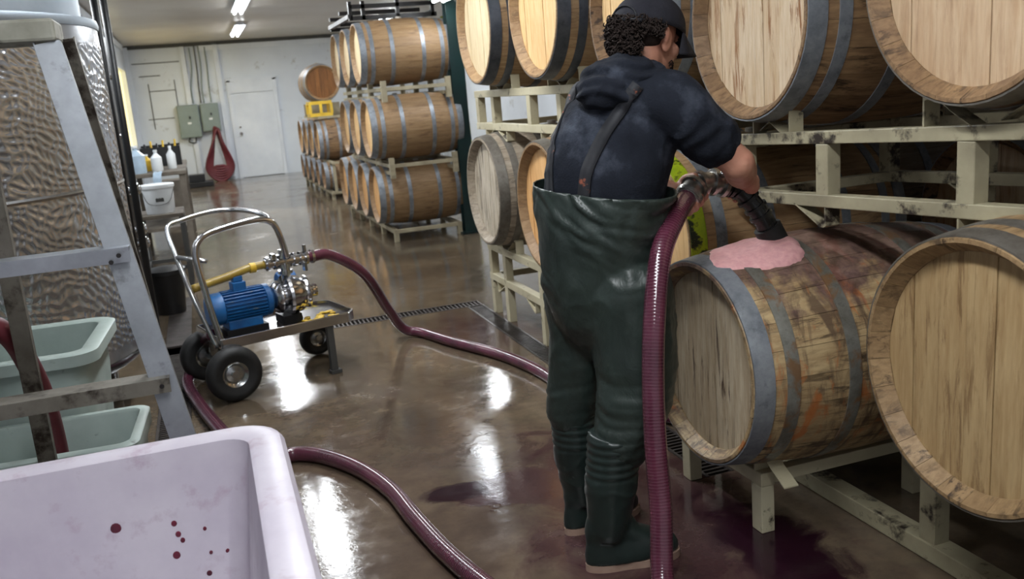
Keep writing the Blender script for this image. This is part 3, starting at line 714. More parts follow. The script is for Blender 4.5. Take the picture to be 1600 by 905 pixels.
for (z, y) in ((.98, 6.6), (.72, 6.55), (.62, 6.62)):
    mb = MB().tube([(-.66, y, z), (-.44, y-.1, z)], .028, 14).lathe([(-.012, .05), (.012, .05)], 'x', (-.5, y-.06, z), 18).ball((-.43, y-.1, z), (.04, .04, .045)).tube([(-.43, y-.1, z), (-.43, y-.1, z-.12)], .02, 10)
    mb.build('valve', M['chrome'], t, 'auto')
# black pipes rising beside the tank
for k, (x, y) in enumerate(((-.40, 6.15), (-.46, 6.25))):
    tag(MB().tube([(x-.02, y, 0), (x, y, 2.78)], .022, 10).build('standpipe', M['black'], None, True), ['nearer black standpipe between the steel tank and the bench', 'farther black standpipe beside the dark tank'][k], 'pipe', 'black standpipes')

# ---------------------------------------------------------------- stepladder
t = thing('stepladder', (-.35, 2.7, 0), 'worn aluminium stepladder with grey top cap in front of the steel tank', 'ladder')
def rail(a, b, w, d, m, name='rail'):
    mb = MB().beam(a, b, w, .004, up=(0, -1, .2))
    a, b = V(a), V(b)
    mb.beam(a+V((w/2, d/2, 0)), b+V((w/2, d/2, 0)), .004, d, up=(0, -1, .2)).beam(a+V((-w/2, d/2, 0)), b+V((-w/2, d/2, 0)), .004, d, up=(0, -1, .2))
    return mb.build(name, M[m], t)
rail((-.315, 2.58, 1.645), (-.045, 2.30, 0), .060, .035, 'alu', 'front_rail')
rail((-.80, 2.58, 1.645), (-1.0, 2.30, 0), .060, .035, 'alu', 'front_rail')
rail((-.285, 2.70, 1.66), (-.195, 3.66, 0), .04, .03, 'alu_dirty', 'rear_rail')
rail((-.53, 2.72, 1.66), (-.585, 3.0, 0), .045, .03, 'alu_dirty', 'rear_rail')
mb = MB().box((-.60, 2.65, 1.675), (.62, .17, .055)); mb.build('top_cap', M['ladder_cap'], t, bev=.008)
def stepb(z, x1, x0, y, m, dz=0):
    MB().box(((x0+x1)/2, y, z), (x1-x0, .075, .004)).box(((x0+x1)/2, y-.036, z-.018), (x1-x0, .004, .036)).box(((x0+x1)/2, y+.036, z-.012), (x1-x0, .004, .024)).build('step', M[m], t)
stepb(1.13, -.20, -.93, 2.49, 'alu'); stepb(.79, -.155, -.96, 2.44, 'alu_dirty'); stepb(.45, -.10, -.98, 2.38, 'alu_dirty')
for z, x in ((1.115, -.225), (.775, -.175), (1.10, -.245)):
    MB().lathe([(0, .006), (-.005, .006)], 'y', (x, 2.44 if z > 1 else 2.395, z), 10).build('rivet', M['dirt_dark'], t)

# maroon hose standing at far left
tag(MB().tube(catmull([(-.62, 3.3, .0), (-.585, 3.2, .4), (-.575, 3.0, .72), (-.64, 2.9, .9), (-.9, 2.9, .95)], 8), .032, 14).build('dark_hose', M['redhose'], None, True), 'dark maroon hose rising at the left edge in front of the pale green tub', 'hose')

# ---------------------------------------------------------------- tubs
def rrect(x0, x1, y0, y1, r, n=6):
    out = []
    for cx, cy, a0 in ((x1-r, y1-r, 0), (x0+r, y1-r, PI/2), (x0+r, y0+r, PI), (x1-r, y0+r, 3*PI/2)):
        for k in range(n+1):
            a = a0+PI/2*k/n; out.append((cx+r*math.cos(a), cy+r*math.sin(a)))
    return out
def tub(origin, size, rz, levels, m, label, name='plastic_tub', parent=None):
    """levels: list of (inset, z) rings from outside bottom over the rim to the inside bottom"""
    t = thing(name, origin, label, 'tub'); t.rotation_euler = (0, 0, rz)
    mb = MB(); w, d = size; N = None; rings = []
    for ins, z, r in levels:
        pr = rrect(-w+ins, -ins, -d+ins, -ins, max(r, .01)); N = len(pr)
        rings.append(len(mb.v)); mb.v += [(x, y, z) for x, y in pr]
    for a, b in zip(rings, rings[1:]):
        for k in range(N): mb.f.append((a+k, a+(k+1) % N, b+(k+1) % N, b+k))
    mb.f.append(tuple(rings[0]+k for k in range(N))); mb.f.append(tuple(rings[-1]+k for k in range(N)))
    o = mb.build('tub_shell', M[m], t, 'auto', world=False)
    return t
# foreground white tub: rim at z .75; rim's far right corner near (0.075, 2.05)
H1 = .75
T1 = tub((.083, 2.065, .0), (1.15, 1.55), math.radians(-.3), [(.10, .22, .06), (.085, .24, .07), (.045, .60, .09), (.045, H1-.05, .09), (0, H1-.045, .10), (-.004, H1-.02, .10), (.006, H1-.004, .10), (.018, H1, .10), (.062, H1, .065), (.072, H1-.006, .06),
     (.076, H1-.03, .055), (.080, H1-.05, .055), (.13, .30, .05), (.17, .26, .04)], 'white_tub', 'large pinkish white plastic tub with wine drops filling the lower left foreground')
rnd = random.Random(5)
for (x, z, s) in [(-.365, .60, .011), (-.25, .585, .006), (-.245, .56, .006), (-.238, .545, .005), (-.255, .515, .008), (-.19, .56, .004), (-.10, .66, .008), (-.195, .46, .006), (-.225, .44, .007), (-.21, .43, .005), (-.19, .42, .006), (-.165, .42, .009), (-.135, .44, .011), (-.12, .39, .01), (-.15, .50, .005), (-.185, .505, .004), (-.43, .43, .008)]:
    ins = .080+(.70-z)/.40*.050
    MB().ball((x, -ins-.0005, z), (s, .0012, s*(1+.3*rnd.random())), 10, 6).build('wine_drop', M['grape'], T1, True, world=False)
tb = thing('tub_stand', (-.5, 1.2, 0), 'stand under the foreground white tub', 'stand')
for (x, y) in ((-.15, 1.75), (-.85, 1.75), (-.15, .8), (-.85, .8)): MB().box((x, y, .10), (.06, .06, .20)).build('leg', M['rack_dirty'], tb)
MB().box((-.5, 1.75, .205), (.8, .06, .03)).box((-.5, .8, .205), (.8, .06, .03)).build('deck', M['rack_dirty'], tb)
# pale green tub behind the ladder
H2 = .66
tub((-.412, 4.0, .0), (.66, .62), math.radians(-3), [(.10, .0, .06), (.08, .02, .07), (.04, .5, .09), (.04, H2-.05, .09), (0, H2-.045, .09), (0, H2-.005, .09), (.008, H2, .09), (.05, H2, .06), (.06, H2-.006, .05), (.07, H2-.05, .05), (.12, .12, .05), (.15, .1, .04)], 'green_tub', 'pale green plastic tub behind the ladder, upper one with the grey-green inside')
T3 = tub((-.29, 3.36, .0), (.62, .42), math.radians(-3), [(.06, .0, .04), (.04, .02, .05), (.02, .36, .05), (.0, .40, .05), (0, .445, .05), (.006, .45, .05), (.03, .45, .04), (.036, .44, .04), (.05, .1, .04), (.08, .08, .03)], 'green_tub', 'low grey plastic bin under the ladder beside the floor grate')
for z in (.1, .2, .3): MB().box((-.33, -.42+.02, z), (.5, .02, .018)).build('rib', M['green_tub'], T3, world=False)

# ---------------------------------------------------------------- left background: benches, bucket, bin
t = thing('metal_stand', (-.36, 8.1, 0), 'small dark work stand carrying the white bucket', 'stand')
MB().box((-.37, 8.15, .635), (.36, .5, .03)).build('top', M['bench'], t, bev=.004)
for (x, y) in ((-.53, 7.92), (-.21, 7.92), (-.53, 8.38), (-.21, 8.38)): MB().box((x, y, .31), (.035, .035, .62)).build('leg', M['line'], t)
for (y) in (7.92, 8.38): MB().box((-.37, y, .2), (.32, .025, .03)).build('brace', M['line'], t)
MB().box((-.53, 8.15, .2), (.025, .46, .03)).box((-.21, 8.15, .2), (.025, .46, .03)).build('brace', M['line'], t)
t = thing('bucket', (-.365, 8.08, .65), 'white plastic bucket with lid and dark label on the small stand', 'bucket')
MB().lathe([(.65, .108), (.655, .112), (.85, .124), (.855, .13), (.865, .13)], 'z', (-.365, 8.08, 0), 36).build('body', M['plast_white'], t, 'auto')
MB().lathe([(.862, .135), (.885, .135), (.89, .128), (.885, .12)], 'z', (-.365, 8.08, 0), 36).build('lid', M['plast_white'], t, 'auto')
lab = MB()
for k in range(7):
    a = -1.75+.09*k
    for z in (.75, .79): lab.v.append((-.365+.1195*math.cos(a), 8.08+.1195*math.sin(a), z))
for k in range(6): lab.f.append((2*k, 2*k+2, 2*k+3, 2*k+1))
lab.build('paper_label', M['line'], t)
MB().tube(catmull([(-.365-.125, 8.06, .84), (-.365-.07, 7.94, .74), (-.365+.07, 7.94, .74), (-.365+.125, 8.06, .84)], 6), .003, 6).build('handle', M['line'], t, True)
t = thing('black_bin', (-.36, 7.1, 0), 'round black bin on the floor below the bucket stand', 'bin')
MB().lathe([(0, .10), (.01, .105), (.28, .13), (.30, .138), (.31, .138), (.31, .125), (.03, .095)], 'z', (-.36, 7.1, 0), 32).build('body', M['black'], t, 'auto')
MB().lathe([(.30, .142), (.33, .142), (.345, .1), (.35, .0)], 'z', (-.36, 7.1, 0), 32).build('lid', M['black'], t, 'auto')
t = thing('workbench', (-.45, 10.6, 0), 'cluttered dark wooden workbench along the left wall', 'workbench')
MB().box((-.46, 10.9, .86), (.62, 2.2, .04)).build('worktop', M['bench'], t, bev=.005)
for (x, y) in ((-.72, 9.85), (-.19, 9.85), (-.72, 11.9), (-.19, 11.9), (-.19, 10.9)): MB().box((x, y, .42), (.06, .06, .84)).build('leg', M['bench'], t)
MB().box((-.46, 10.9, .3), (.56, 2.1, .03)).build('shelf', M['bench'], t)
MB().box((-.19, 10.9, .79), (.03, 2.0, .1)).build('apron', M['bench'], t)
def jug(loc, r, h, m, label, name='jug', cat='jug'):
    t = thing(name, loc, label, cat); x, y, z = loc
    MB().lathe([(z, r*.95), (z+.01, r), (z+h*.68, r), (z+h*.82, r*.55), (z+h*.9, r*.3), (z+h, r*.3)], 'z', (x, y, 0), 24).build('body', M[m], t, 'auto')
    MB().lathe([(z+h*.98, r*.36), (z+h*1.08, r*.36)], 'z', (x, y, 0), 16).build('cap', M['plast_white'], t, 'auto')
jug((-.60, 9.95, .88), .085, .26, 'plast_clear', 'cloudy blue-white plastic jug at the near end of the workbench')
jug((-.42, 10.1, .88), .055, .2, 'plast_white', 'small white bottle beside the cloudy jug on the workbench', 'bottle', 'bottle')
jug((-.28, 10.3, .88), .045, .22, 'plast_white', 'white spray bottle at the aisle edge of the workbench', 'bottle', 'bottle')
jug((-.52, 10.25, .88), .05, .16, 'yellow', 'yellow bottle behind the white bottle on the workbench', 'bottle', 'bottle')
t = thing('toolbox', (-.38, 11.1, .88), 'open black toolbox with yellow tools on the workbench', 'toolbox')
MB().box((-.40, 11.1, .95), (.42, .3, .02)).box((-.40, 10.96, .99), (.42, .02, .2)).box((-.40, 11.24, 1.0), (.42, .02, .22)).box((-.60, 11.1, .99), (.02, .3, .2)).box((-.20, 11.1, .99), (.02, .3, .2)).box((-.4, 11.1, .89), (.42, .3, .02)).build('case', M['black'], t)
for k in range(6): MB().tube([(-.55+.06*k, 11.1, .96), (-.56+.065*k, 11.08+.02*(k % 3), 1.13+.03*(k % 2))], .012, 8).build('tool', M['yellow' if k % 2 else 'black'], t, True)
t = thing('rag', (-.5, 9.82, .9), 'pale rag hanging over the near edge of the workbench', 'rag')
mb = MB()
for i in range(9):
    for j in range(5):
        s = i/8; mb.v.append((-.46+.02*j+.01*math.sin(i), 9.9-.13*min(1, s*2.5)-.004*math.sin(j*2), .885-max(0, s-.35)*.42+.006*math.sin(j*2.2+i)))
for i in range(8):
    for j in range(4): q = i*5+j; mb.f.append((q, q+1, q+6, q+5))
mb.build('cloth', M['plast_clear'], t, True)
tag(MB().box((-.05, 18.9, .05), (.5, .5, .1)).box((-.1, 18.95, .17), (.3, .3, .14)).build('dark_boxes', M['black'], None, bev=.01), 'low black crate on the floor beside the hanging hose', 'crate')
tag(MB().box((-.38, 13.4, .28), (.3, .4, .56)).build('cabinet', M['bench'], None, bev=.01), 'small dark cabinet on the floor beyond the workbench', 'cabinet')

# ---------------------------------------------------------------- pump cart
ca = math.radians(15)
CX = V((math.cos(ca), math.sin(ca), 0)); CY = V((-math.sin(ca), math.cos(ca), 0)); CO = V((-.03, 4.66, 0))
def cp(a, b, z): return CO+CX*a+CY*b+V((0, 0, z))
MC = Matrix((CX, CY, V((0, 0, 1)))).transposed()
t = thing('pump_cart', tuple(CO), 'steel hand cart with flat deck and round handles carrying the pump', 'cart')
DL, DW, DZ = .74, .44, .30
poly = [(0, 0), (DL-.05, 0), (DL, .06), (DL, DW-.06), (DL-.05, DW), (0, DW)]
mb = MB(); n = len(poly)
mb.add([cp(a, b, z) for z in (DZ-.006, DZ) for a, b in poly], [tuple(range(n))[::-1], tuple(range(n, 2*n))]+[(i, (i+1) % n, n+(i+1) % n, n+i) for i in range(n)])
mb.build('deck', M['wet_deck'], t)
mb = MB()
for i in range(n):
    a, b = poly[i], poly[(i+1) % n]; mb.beam(cp(a[0], a[1], DZ-.005), cp(b[0], b[1], DZ-.005), .012, .055)
mb.build('deck_rim', M['chrome'], t, bev=.004)
MB().tube(catmull([cp(.01, .02, .28), cp(-.03, .03, .55), cp(-.05, .04, .76), cp(-.01, .05, .835), cp(.08, .06, .865), cp(.27, .06, .885), cp(.36, .06, .86), cp(.395, .06, .78), cp(.42, .08, .66)], 8), .017, 14).build('front_handle', M['chrome'], t, True)
MB().tube(catmull([cp(-.02, .02, .28), cp(-.08, .1, .55), cp(-.10, .22, .74), cp(-.09, .36, .87), cp(.0, .40, .90), cp(.15, .42, .92), cp(.28, .40, .915), cp(.35, .28, .90), cp(.365, .14, .885), cp(.35, .07, .87)], 8), .013, 12).build('rear_handle', M['steel'], t, True)
MB().tube([cp(-.10, .2, .74), cp(.0, .05, .72)], .012, 10).build('handle_brace', M['steel'], t, True)
def wheel(a, b, R, w, name='wheel'):
    c = cp(a, b, R)
    prof = []
    for k in range(13):
        th = -PI/2*1.15+PI*1.15*k/12; prof.append((w/2*math.sin(th), R-w*.42+w*.42*math.cos(th)))
    prof = [(-w*.35, R*.46)]+prof+[(w*.35, R*.46)]
    o = MB().lathe(prof, 'y', c, 40, M=MC, close=True).build(name, M['rubber'], t, 'auto')
    MB().lathe([(-w*.33, R*.47), (-w*.28, R*.40), (-w*.1, R*.3), (-w*.16, R*.14), (-w*.36, R*.13), (-w*.36, 0)], 'y', c, 28, M=MC, caps=False).build('wheel_rim', M['steel'], o, 'auto')
    return o
wheel(.03, -.03, .143, .085); wheel(.03, DW+.02, .143, .085); wheel(.66, DW+.0, .105, .07); 
MB().tube([cp(.03, -.05, .143), cp(.03, DW+.04, .143)], .012, 10).build('axle', M['steel'], t, True)
MB().box(cp(.05, .06, .21), (.04, .02, .16), MC).box(cp(.05, DW-.06, .21), (.04, .02, .16), MC).build('axle_bracket', M['steel'], t)
MB().box(cp(.58, .02, .15), (.035, .03, .29), MC).box(cp(.585, .02, .01), (.06, .05, .018), MC).build('stand_leg', M['line'], t)
# pump unit: motor, pump head, fittings
t = thing('pump', tuple(cp(.3, .2, DZ)), 'blue electric transfer pump with stainless head on the cart', 'pump')
mz = .445; mb = MB(); yb = .17
MB().lathe([(-.16, .0), (-.16, .075), (-.15, .082), (-.09, .084), (-.085, .072), (.13, .072), (.135, .085), (.16, .085), (.18, .055)], 'x', cp(.16, yb, mz), 32, M=MC).build('motor_body', M['blue'], t, 'auto')
mb = MB()
for k in range(28):
    a = 2*PI*k/28; R_ = .082; Mr = MC @ Matrix.Rotation(a, 3, 'X')
    mb.add([Mr @ V(p)+cp(.16, yb, mz) for p in ((-.085, -.0022, .070), (.13, -.0022, .070), (.13, -.0022, .087), (-.085, -.0022, .087), (-.085, .0022, .070), (.13, .0022, .070), (.13, .0022, .087), (-.085, .0022, .087))],
           [(0, 1, 2, 3), (7, 6, 5, 4), (0, 3, 7, 4), (3, 2, 6, 7), (1, 5, 6, 2)])
mb.build('cooling_fin', M['blue'], t)
MB().box(cp(.17, yb, mz+.10), (.07, .07, .05), MC).build('terminal_box', M['blue'], t, bev=.005)
MB().box(cp(.17, yb, mz+.14), (.05, .05, .03), MC).build('terminal_cover', M['blue'], t, bev=.005)
MB().box(cp(.17, yb, mz-.09), (.18, .13, .05), MC).build('motor_base', M['blue'], t, bev=.005)
MB().box(cp(.17, yb, .318), (.22, .16, .035), MC).box(cp(.42, yb, .325), (.1, .14, .045), MC).build('foot', M['black'], t)
MB().lathe([(.18, .06), (.20, .085), (.22, .09), (.225, .06), (.25, .06), (.255, .112), (.27, .116), (.275, .108), (.30, .104), (.33, .098), (.35, .085), (.365, .09), (.375, .09), (.38, .05), (.40, .035), (.43, .035)], 'x', cp(.16, yb, mz), 40, M=MC).build('pump_head', M['chrome'], t, 'auto')
mb = MB()
for k in range(8):
    a = 2*PI*k/8; q = MC @ V((.365, .072*math.cos(a), .072*math.sin(a)))
    mb.ball(q+cp(.16, yb, mz), .011, 8, 6)
mb.build('bolt', M['chrome'], t, True)
fx_, fy = .435, yb
mb = MB().tube([cp(fx_, fy, mz+.08), cp(fx_, fy, mz+.25)], .026, 16)
for z in (.12, .155, .205): mb.lathe([(z, .04), (z+.018, .04)], 'z', cp(fx_, fy, mz), 20)
mb.tube([cp(fx_-.11, fy, mz+.185), cp(fx_+.16, fy, mz+.185)], .026, 16)
for a in (-.10, -.06, .05, .085, .115, .15):
    mb.lathe([(a, .038), (a+.014, .038)], 'x', cp(fx_, fy, mz+.185), 20, M=MC)
mb.build('pipe_cross', M['chrome'], t, 'auto')
MB().box(cp(fx_-.07, fy-.03, mz+.225), (.02, .05, .03), MC).box(cp(fx_+.1, fy-.03, mz+.145), (.015, .04, .05), MC).box(cp(fx_+.12, fy, mz+.235), (.015, .02, .04), MC).build('clamp', M['steel'], t, bev=.002)
MB().lathe([(0, .05), (.01, .06), (.09, .06), (.1, .05)], 'x', cp(fx_-.01, fy+.13, mz+.05), 24, M=MC).build('gearbox', M['blue'], t, 'auto')
MB().tube(catmull([cp(fx_-.11, fy, mz+.185), cp(fx_-.2, fy, mz+.18), cp(fx_-.33, fy-.01, mz+.155), cp(fx_-.5, fy-.02, mz+.13)], 6), .021, 14).build('suction_pipe', M['yellow_hose'], t, True)
MB().lathe([(0, .027), (.03, .027)], 'x', cp(fx_-.19, fy, mz+.18), 16, M=MC).build('pipe_clamp', M['yellow'], t, 'auto')
mb = MB(); rnd = random.Random(4)
for k in range(26): mb.ball(cp(.44+.24*rnd.random(), .05+.16*rnd.random(), DZ+.004), (.018, .014, .007), 8, 5)
tag(mb.build('grape_residue', M['yellow'], None, True), 'yellow residue lying on the cart deck beside the pump', 'residue', kind='stuff')

# ---------------------------------------------------------------- hoses
def hose(pts, r, name, label, m='wine_hose', pitch=.009, sub=26, group='burgundy wine hoses', n=18):
    P = catmull(pts, sub); mb = MB().tube(P, r, n)
    me = mb.mesh(name); me.shade_smooth()
    # UV: u counts reinforcement turns
    d = [0]
    for a, b in zip(P, P[1:]): d.append(d[-1]+(b-a).length)
    uv = me.uv_layers.new(name='uv')
    for lp in me.loops:
        vi = lp.vertex_index; i, k = divmod(vi, n); uv.data[lp.index].uv = (d[min(i, len(d)-1)]/pitch, k/n)
    me.materials.append(M[m]); o = bpy.data.objects.new(name, me); COL.objects.link(o)
    return tag(o, label, 'hose', group)
out = cp(fx_+.17, fy, mz+.185)
hose([out-CX*.04, out, out+CX*.1+V((0, 0, -.015)), (.78, 5.05, .48), (.92, 5.2, .22), (1.02, 5.3, .06), (1.12, 5.25, .03), (1.22, 4.95, .03), (1.38, 4.54, .03), (1.46, 4.16, .03), (1.49, 3.78, .03), (1.62, 3.42, .03), (1.85, 3.05, .03), (2.2, 2.7, .03)], .030, 'wine_hose', 'burgundy hose from the pump outlet across the floor to behind the worker')
hose([(-.07, 4.85, .31), (-.13, 5.15, .2), (-.2, 5.25, .06), (-.235, 5.0, .032), (-.17, 4.55, .032), (-.08, 4.1, .032), (.0, 3.8, .032), (.10, 3.66, .032), (.20, 3.665, .032), (.30, 3.58, .032), (.41, 3.38, .032), (.485, 3.12, .032), (.515, 2.84, .032), (.55, 2.58, .032), (.60, 2.35, .032),
      (.70, 2.0, .032), (.86, 1.80, .032), (.96, 1.88, .04), (1.01, 2.0, .13), (1.046, 2.06, .29), (1.055, 2.09, .46), (1.072, 2.12, .63), (1.103, 2.155, .80), (1.165, 2.22, .955), (1.26, 2.30, 1.045), (1.345, 2.385, 1.078)], .031, 'wine_hose', 'burgundy hose curving over the foreground floor and rising to the nozzle')

# nozzle
t = thing('filling_nozzle', (1.38, 2.41, 1.09), 'metal coupling and black elbow nozzle pouring into the barrel', 'nozzle')
F0, F1, F2 = V((1.352, 2.392, 1.078)), V((1.405, 2.41, 1.112)), V((1.50, 2.41, 1.10))
pp = catmull([F0, (1.375, 2.40, 1.10), F1, (1.45, 2.41, 1.115), F2], 6)
MB().tube(pp, [.036-.006*i/len(pp) for i in range(len(pp))], 20).build('metal_coupling', M['steel_dull'], t, True)
mb = MB()
for i in (3, 8, 13, 18, 22):
    d = (pp[i+1]-pp[i]).normalized(); mb.tube([pp[i]-d*.006, pp[i]+d*.006], .042, 18)
mb.build('clamp_ring', M['steel_dull'], t, 'auto')
MB().tube([(1.46, 2.38, 1.135), (1.47, 2.33, 1.15)], .009, 8).ball((1.47, 2.33, 1.15), .014).build('clamp_screw', M['steel'], t, True)
pp = catmull([F2-V((.01, 0, 0)), (1.535, 2.405, 1.085), (1.575, 2.395, 1.04), (1.605, 2.385, .99), (1.64, 2.378, .92)], 8)
MB().tube(pp, [.026+.008*i/len(pp) for i in range(len(pp))], 20).build('black_elbow', M['blackpipe'], t, True)
mb = MB()
for i in (2, 5, 9, 14, 19, 23):
    d = (pp[i+1]-pp[i]).normalized(); mb.tube([pp[i]-d*.005, pp[i]+d*.005], .034+.003*(i > 12), 18)
mb.build('black_band', M['blackpipe'], t, 'auto')
d = (pp[-1]-pp[-2]).normalized()
MB().tube([pp[-1]-d*.045, pp[-1]+d*.012], .043, 24).build('spout_collar', M['rubber'], t, 'auto')

# foam on the barrel
bc = V((1.37, 2.41, .557))
def bz(x, y): r = R_at(x-1.37, .95, .32, .365); return .557+math.sqrt(max(r*r-(y-2.41)**2, 0))
mb = MB(); na, nr = 90, 22; cx, cy = 1.615, 2.335
for i in range(nr+1):
    for k in range(na):
        a = 2*PI*k/na; ca_, sa = math.cos(a), math.sin(a)
        rx = .085 if ca_ > 0 else .27; ry = .10 if sa < 0 else .17
        Rm = 1/math.sqrt((ca_/rx)**2+(sa/ry)**2); Rm *= 1+.34*noise.noise((ca_*1.6+3, sa*1.6, 0))+.08*noise.noise((ca_*5, sa*5, 2))
        q = i/nr; x = cx+Rm*q*ca_; y = cy+Rm*q*sa
        thick = (.004+.020*math.exp(-((x-1.65)**2+(y-2.30)**2)/.006)+.010*max(0, noise.noise((x*11, y*11, 0)))+.004*noise.noise((x*26, y*26, 4)))*max(0, 1-q**5)**.6
        x = max(x, 1.375)
        mb.v.append((x, y, bz(x, y)+thick+.0015 if q < 1 else bz(x, y)-.002))
for i in range(nr):
    for k in range(na): mb.f.append((i*na+k, i*na+(k+1) % na, (i+1)*na+(k+1) % na, (i+1)*na+k))
tag(mb.build('wine_foam', M['foam'], None, True), 'pink wine foam spilling from the barrel around the black nozzle', 'foam')

tag(MB().lathe([(-.012, .026), (.022, .031), (.03, .028), (.03, 0)], 'z', (1.885, 2.44, .922), 20).build('barrel_bung', M['bung_k'], None, 'auto'), 'dark rubber bung lying on top of the barrel being filled', 'bung')

# ---------------------------------------------------------------- the worker
def remesh(mb, vox, smooth=4, disp=None):
    me = mb.mesh('tmp'); o = bpy.data.objects.new('tmp', me); COL.objects.link(o)
    r = o.modifiers.new('r', 'REMESH'); r.mode = 'VOXEL'; r.voxel_size = vox; r.use_smooth_shade = True
    s = o.modifiers.new('s', 'SMOOTH'); s.iterations = smooth; s.factor = .5
    dg = bpy.context.evaluated_depsgraph_get(); ev = o.evaluated_get(dg)
    out = bpy.data.meshes.new_from_object(ev); bpy.data.objects.remove(o)
    if disp:
        vs = [v.co.copy() for v in out.vertices]; ns = [v.normal.copy() for v in out.vertices]
        for v, p, nn in zip(out.vertices, vs, ns): v.co = p+nn*disp(p, nn)
    out.shade_smooth(); return out
def put(me, name, m, parent):
    off = V((0, 0, 0)); p = parent
    while p: off += p.location; p = p.parent
    me.transform(Matrix.Translation(-off)); me.materials.clear(); me.materials.append(M[m]); me.name = name
    o = bpy.data.objects.new(name, me); COL.objects.link(o); o.parent = parent; return o
W = thing('person', (1.05, 2.42, 0), 'worker in navy hooded sweatshirt, dark green waders and cap bending to fill a barrel', 'person')
Rv = V((.68, -.733, 0)); Fv = V((.733, .68, 0))
def sec(x, y, z, hw, hd, tx=0, tz=0): return (V((x, y, z)), (Rv+V((0, 0, tx)))*hw, (Fv+V((0, 0, tz)))*hd)
def limb(mb, pts, rad, n=20, sub=5):
    P = catmull(pts, sub); Rr = []
    N = len(pts)-1
    for i in range(len(P)):
        t_ = i/sub; k = min(int(t_), N-1); f_ = t_-k; f_ = f_*f_*(3-2*f_); Rr.append(rad[k]*(1-f_)+rad[k+1]*f_)
    mb.tube(P, Rr, n); mb.ball(P[0], Rr[0], 16, 10); mb.ball(P[-1], Rr[-1], 16, 10); return mb
SH_R, EL_R, HA_R = V((1.25, 2.275, 1.365)), V((1.415, 2.215, 1.185)), V((1.545, 2.385, 1.11))
SH_L, EL_L, HA_L = V((1.12, 2.535, 1.36)), V((1.23, 2.70, 1.17)), V((1.36, 2.50, 1.095))
HC = V((1.262, 2.42, 1.545))                                  # head centre
hf = V((math.cos(math.radians(20)), math.sin(math.radians(20)), 0)); hr = V((hf.y, -hf.x, 0))
tilt_ = Matrix.Rotation(math.radians(17), 3, hr) if False else Matrix.Rotation(math.radians(-17), 3, hr)
HF = tilt_ @ hf; HU = tilt_ @ V((0, 0, 1)); HM = Matrix((hr, HF, HU)).transposed()      # local: x right, y forward, z up
if HF.z > 0:
    tilt_ = Matrix.Rotation(math.radians(17), 3, hr); HF = tilt_ @ hf; HU = tilt_ @ V((0, 0, 1)); HM = Matrix((hr, HF, HU)).transposed()
def hp(x, y, z): return HC+HM @ V((x, y, z))
# body: one skin surface with head, neck, torso core, arms, hands, legs
mb = MB()
mb.ball(hp(0, -.012, .025), (.074, .094, .09), 28, 20, HM); mb.ball(hp(0, .03, -.03), (.058, .066, .078), 24, 16, HM)
mb.ball(hp(0, .052, -.078), (.036, .034, .028), 16, 12, HM); mb.ball(hp(0, .075, .022), (.048, .022, .016), 16, 10, HM)
mb.tube([hp(0, .092, .012), hp(0, .106, -.012), hp(0, .112, -.028)], [.009, .012, .0155], 12); mb.ball(hp(0, .10, -.031), (.019, .013, .010), 12, 8, HM)
mb.ball(hp(0, .088, -.053), (.024, .012, .0055), 12, 8, HM); mb.ball(hp(0, .086, -.063), (.02, .012, .0065), 12, 8, HM)
for s in (-1, 1):
    mb.ball(hp(s*.040, .062, -.02), (.022, .022, .022), 12, 8, HM)
    mb.ball(hp(s*.076, -.004, -.012), (.009, .020, .034), 14, 10, HM); mb.ball(hp(s*.083, -.016, .0), (.008, .012, .026), 12, 8, HM)
limb(mb, [V((1.19, 2.42, 1.40)), V((1.215, 2.42, 1.47)), HC+V((-.03, -.008, -.045))], [.08, .070, .064])
mb.loft([sec(1.085, 2.43, .86, .125, .09), sec(1.09, 2.43, 1.05, .14, .11), sec(1.14, 2.43, 1.25, .165, .125), sec(1.17, 2.42, 1.36, .16, .11), sec(1.19, 2.42, 1.42, .10, .08)])
limb(mb, [SH_R, EL_R], [.058, .046]); limb(mb, [EL_R, EL_R.lerp(HA_R, .45), EL_R.lerp(HA_R, .93)], [.048, .047, .030])
limb(mb, [SH_L, EL_L], [.055, .044]); limb(mb, [EL_L, EL_L.lerp(HA_L, .35), EL_L.lerp(HA_L, .84)], [.044, .044, .029])
limb(mb, [(1.08, 2.37, .84), (1.08, 2.32, .48), (1.01, 2.32, .12)], [.075, .055, .03]); limb(mb, [(1.05, 2.50, .84), (1.02, 2.555, .48), (1.01, 2.57, .12)], [.075, .055, .03])
# hands closed round the coupling: palm, four fingers, thumb
def hand(mb, wrist, grip, axis, side, up, gr=.046):
    """grip centre, axis of the thing held; fingers wrap over it"""
    axis = axis.normalized(); to = (grip-wrist); to = (to-axis*to.dot(axis)).normalized(); n_ = axis.cross(to).normalized()
    if n_.dot(V(up)) < 0: n_ = -n_
    pc = grip-to*.038+n_*.012
    limb(mb, [wrist, pc-to*.01, pc+to*.012], [.029, .031, .026], 14, 4)
    for k in (-1, 1): mb.ball(pc+axis*.018*k, (.026, .026, .026), 12, 8)
    for k, (o_, ln) in enumerate(((-.033, .92), (-.011, 1.0), (.011, .97), (.032, .82))):
        b = pc+axis*o_*side; rr = gr*(.4+.6*ln)
        pts = [b+to*.01]
        for an in (.1, .7, 1.35, 2.0, 2.6):
            an2 = PI-an if False else an
            pts.append(grip+axis*o_*side*1.02+(n_*math.cos(an2-.5)+to*math.sin(an2-.5))*rr)
        limb(mb, pts, [.0125, .0118, .0112, .0105, .0098, .0088], 10, 3)
    limb(mb, [pc-axis*.02*side-to*.01, pc-axis*.045*side-n_*.02, grip-axis*.05*side-n_*.035+to*.01, grip-axis*.035*side-n_*.042+to*.03], [.017, .0145, .012, .0095], 10, 4)
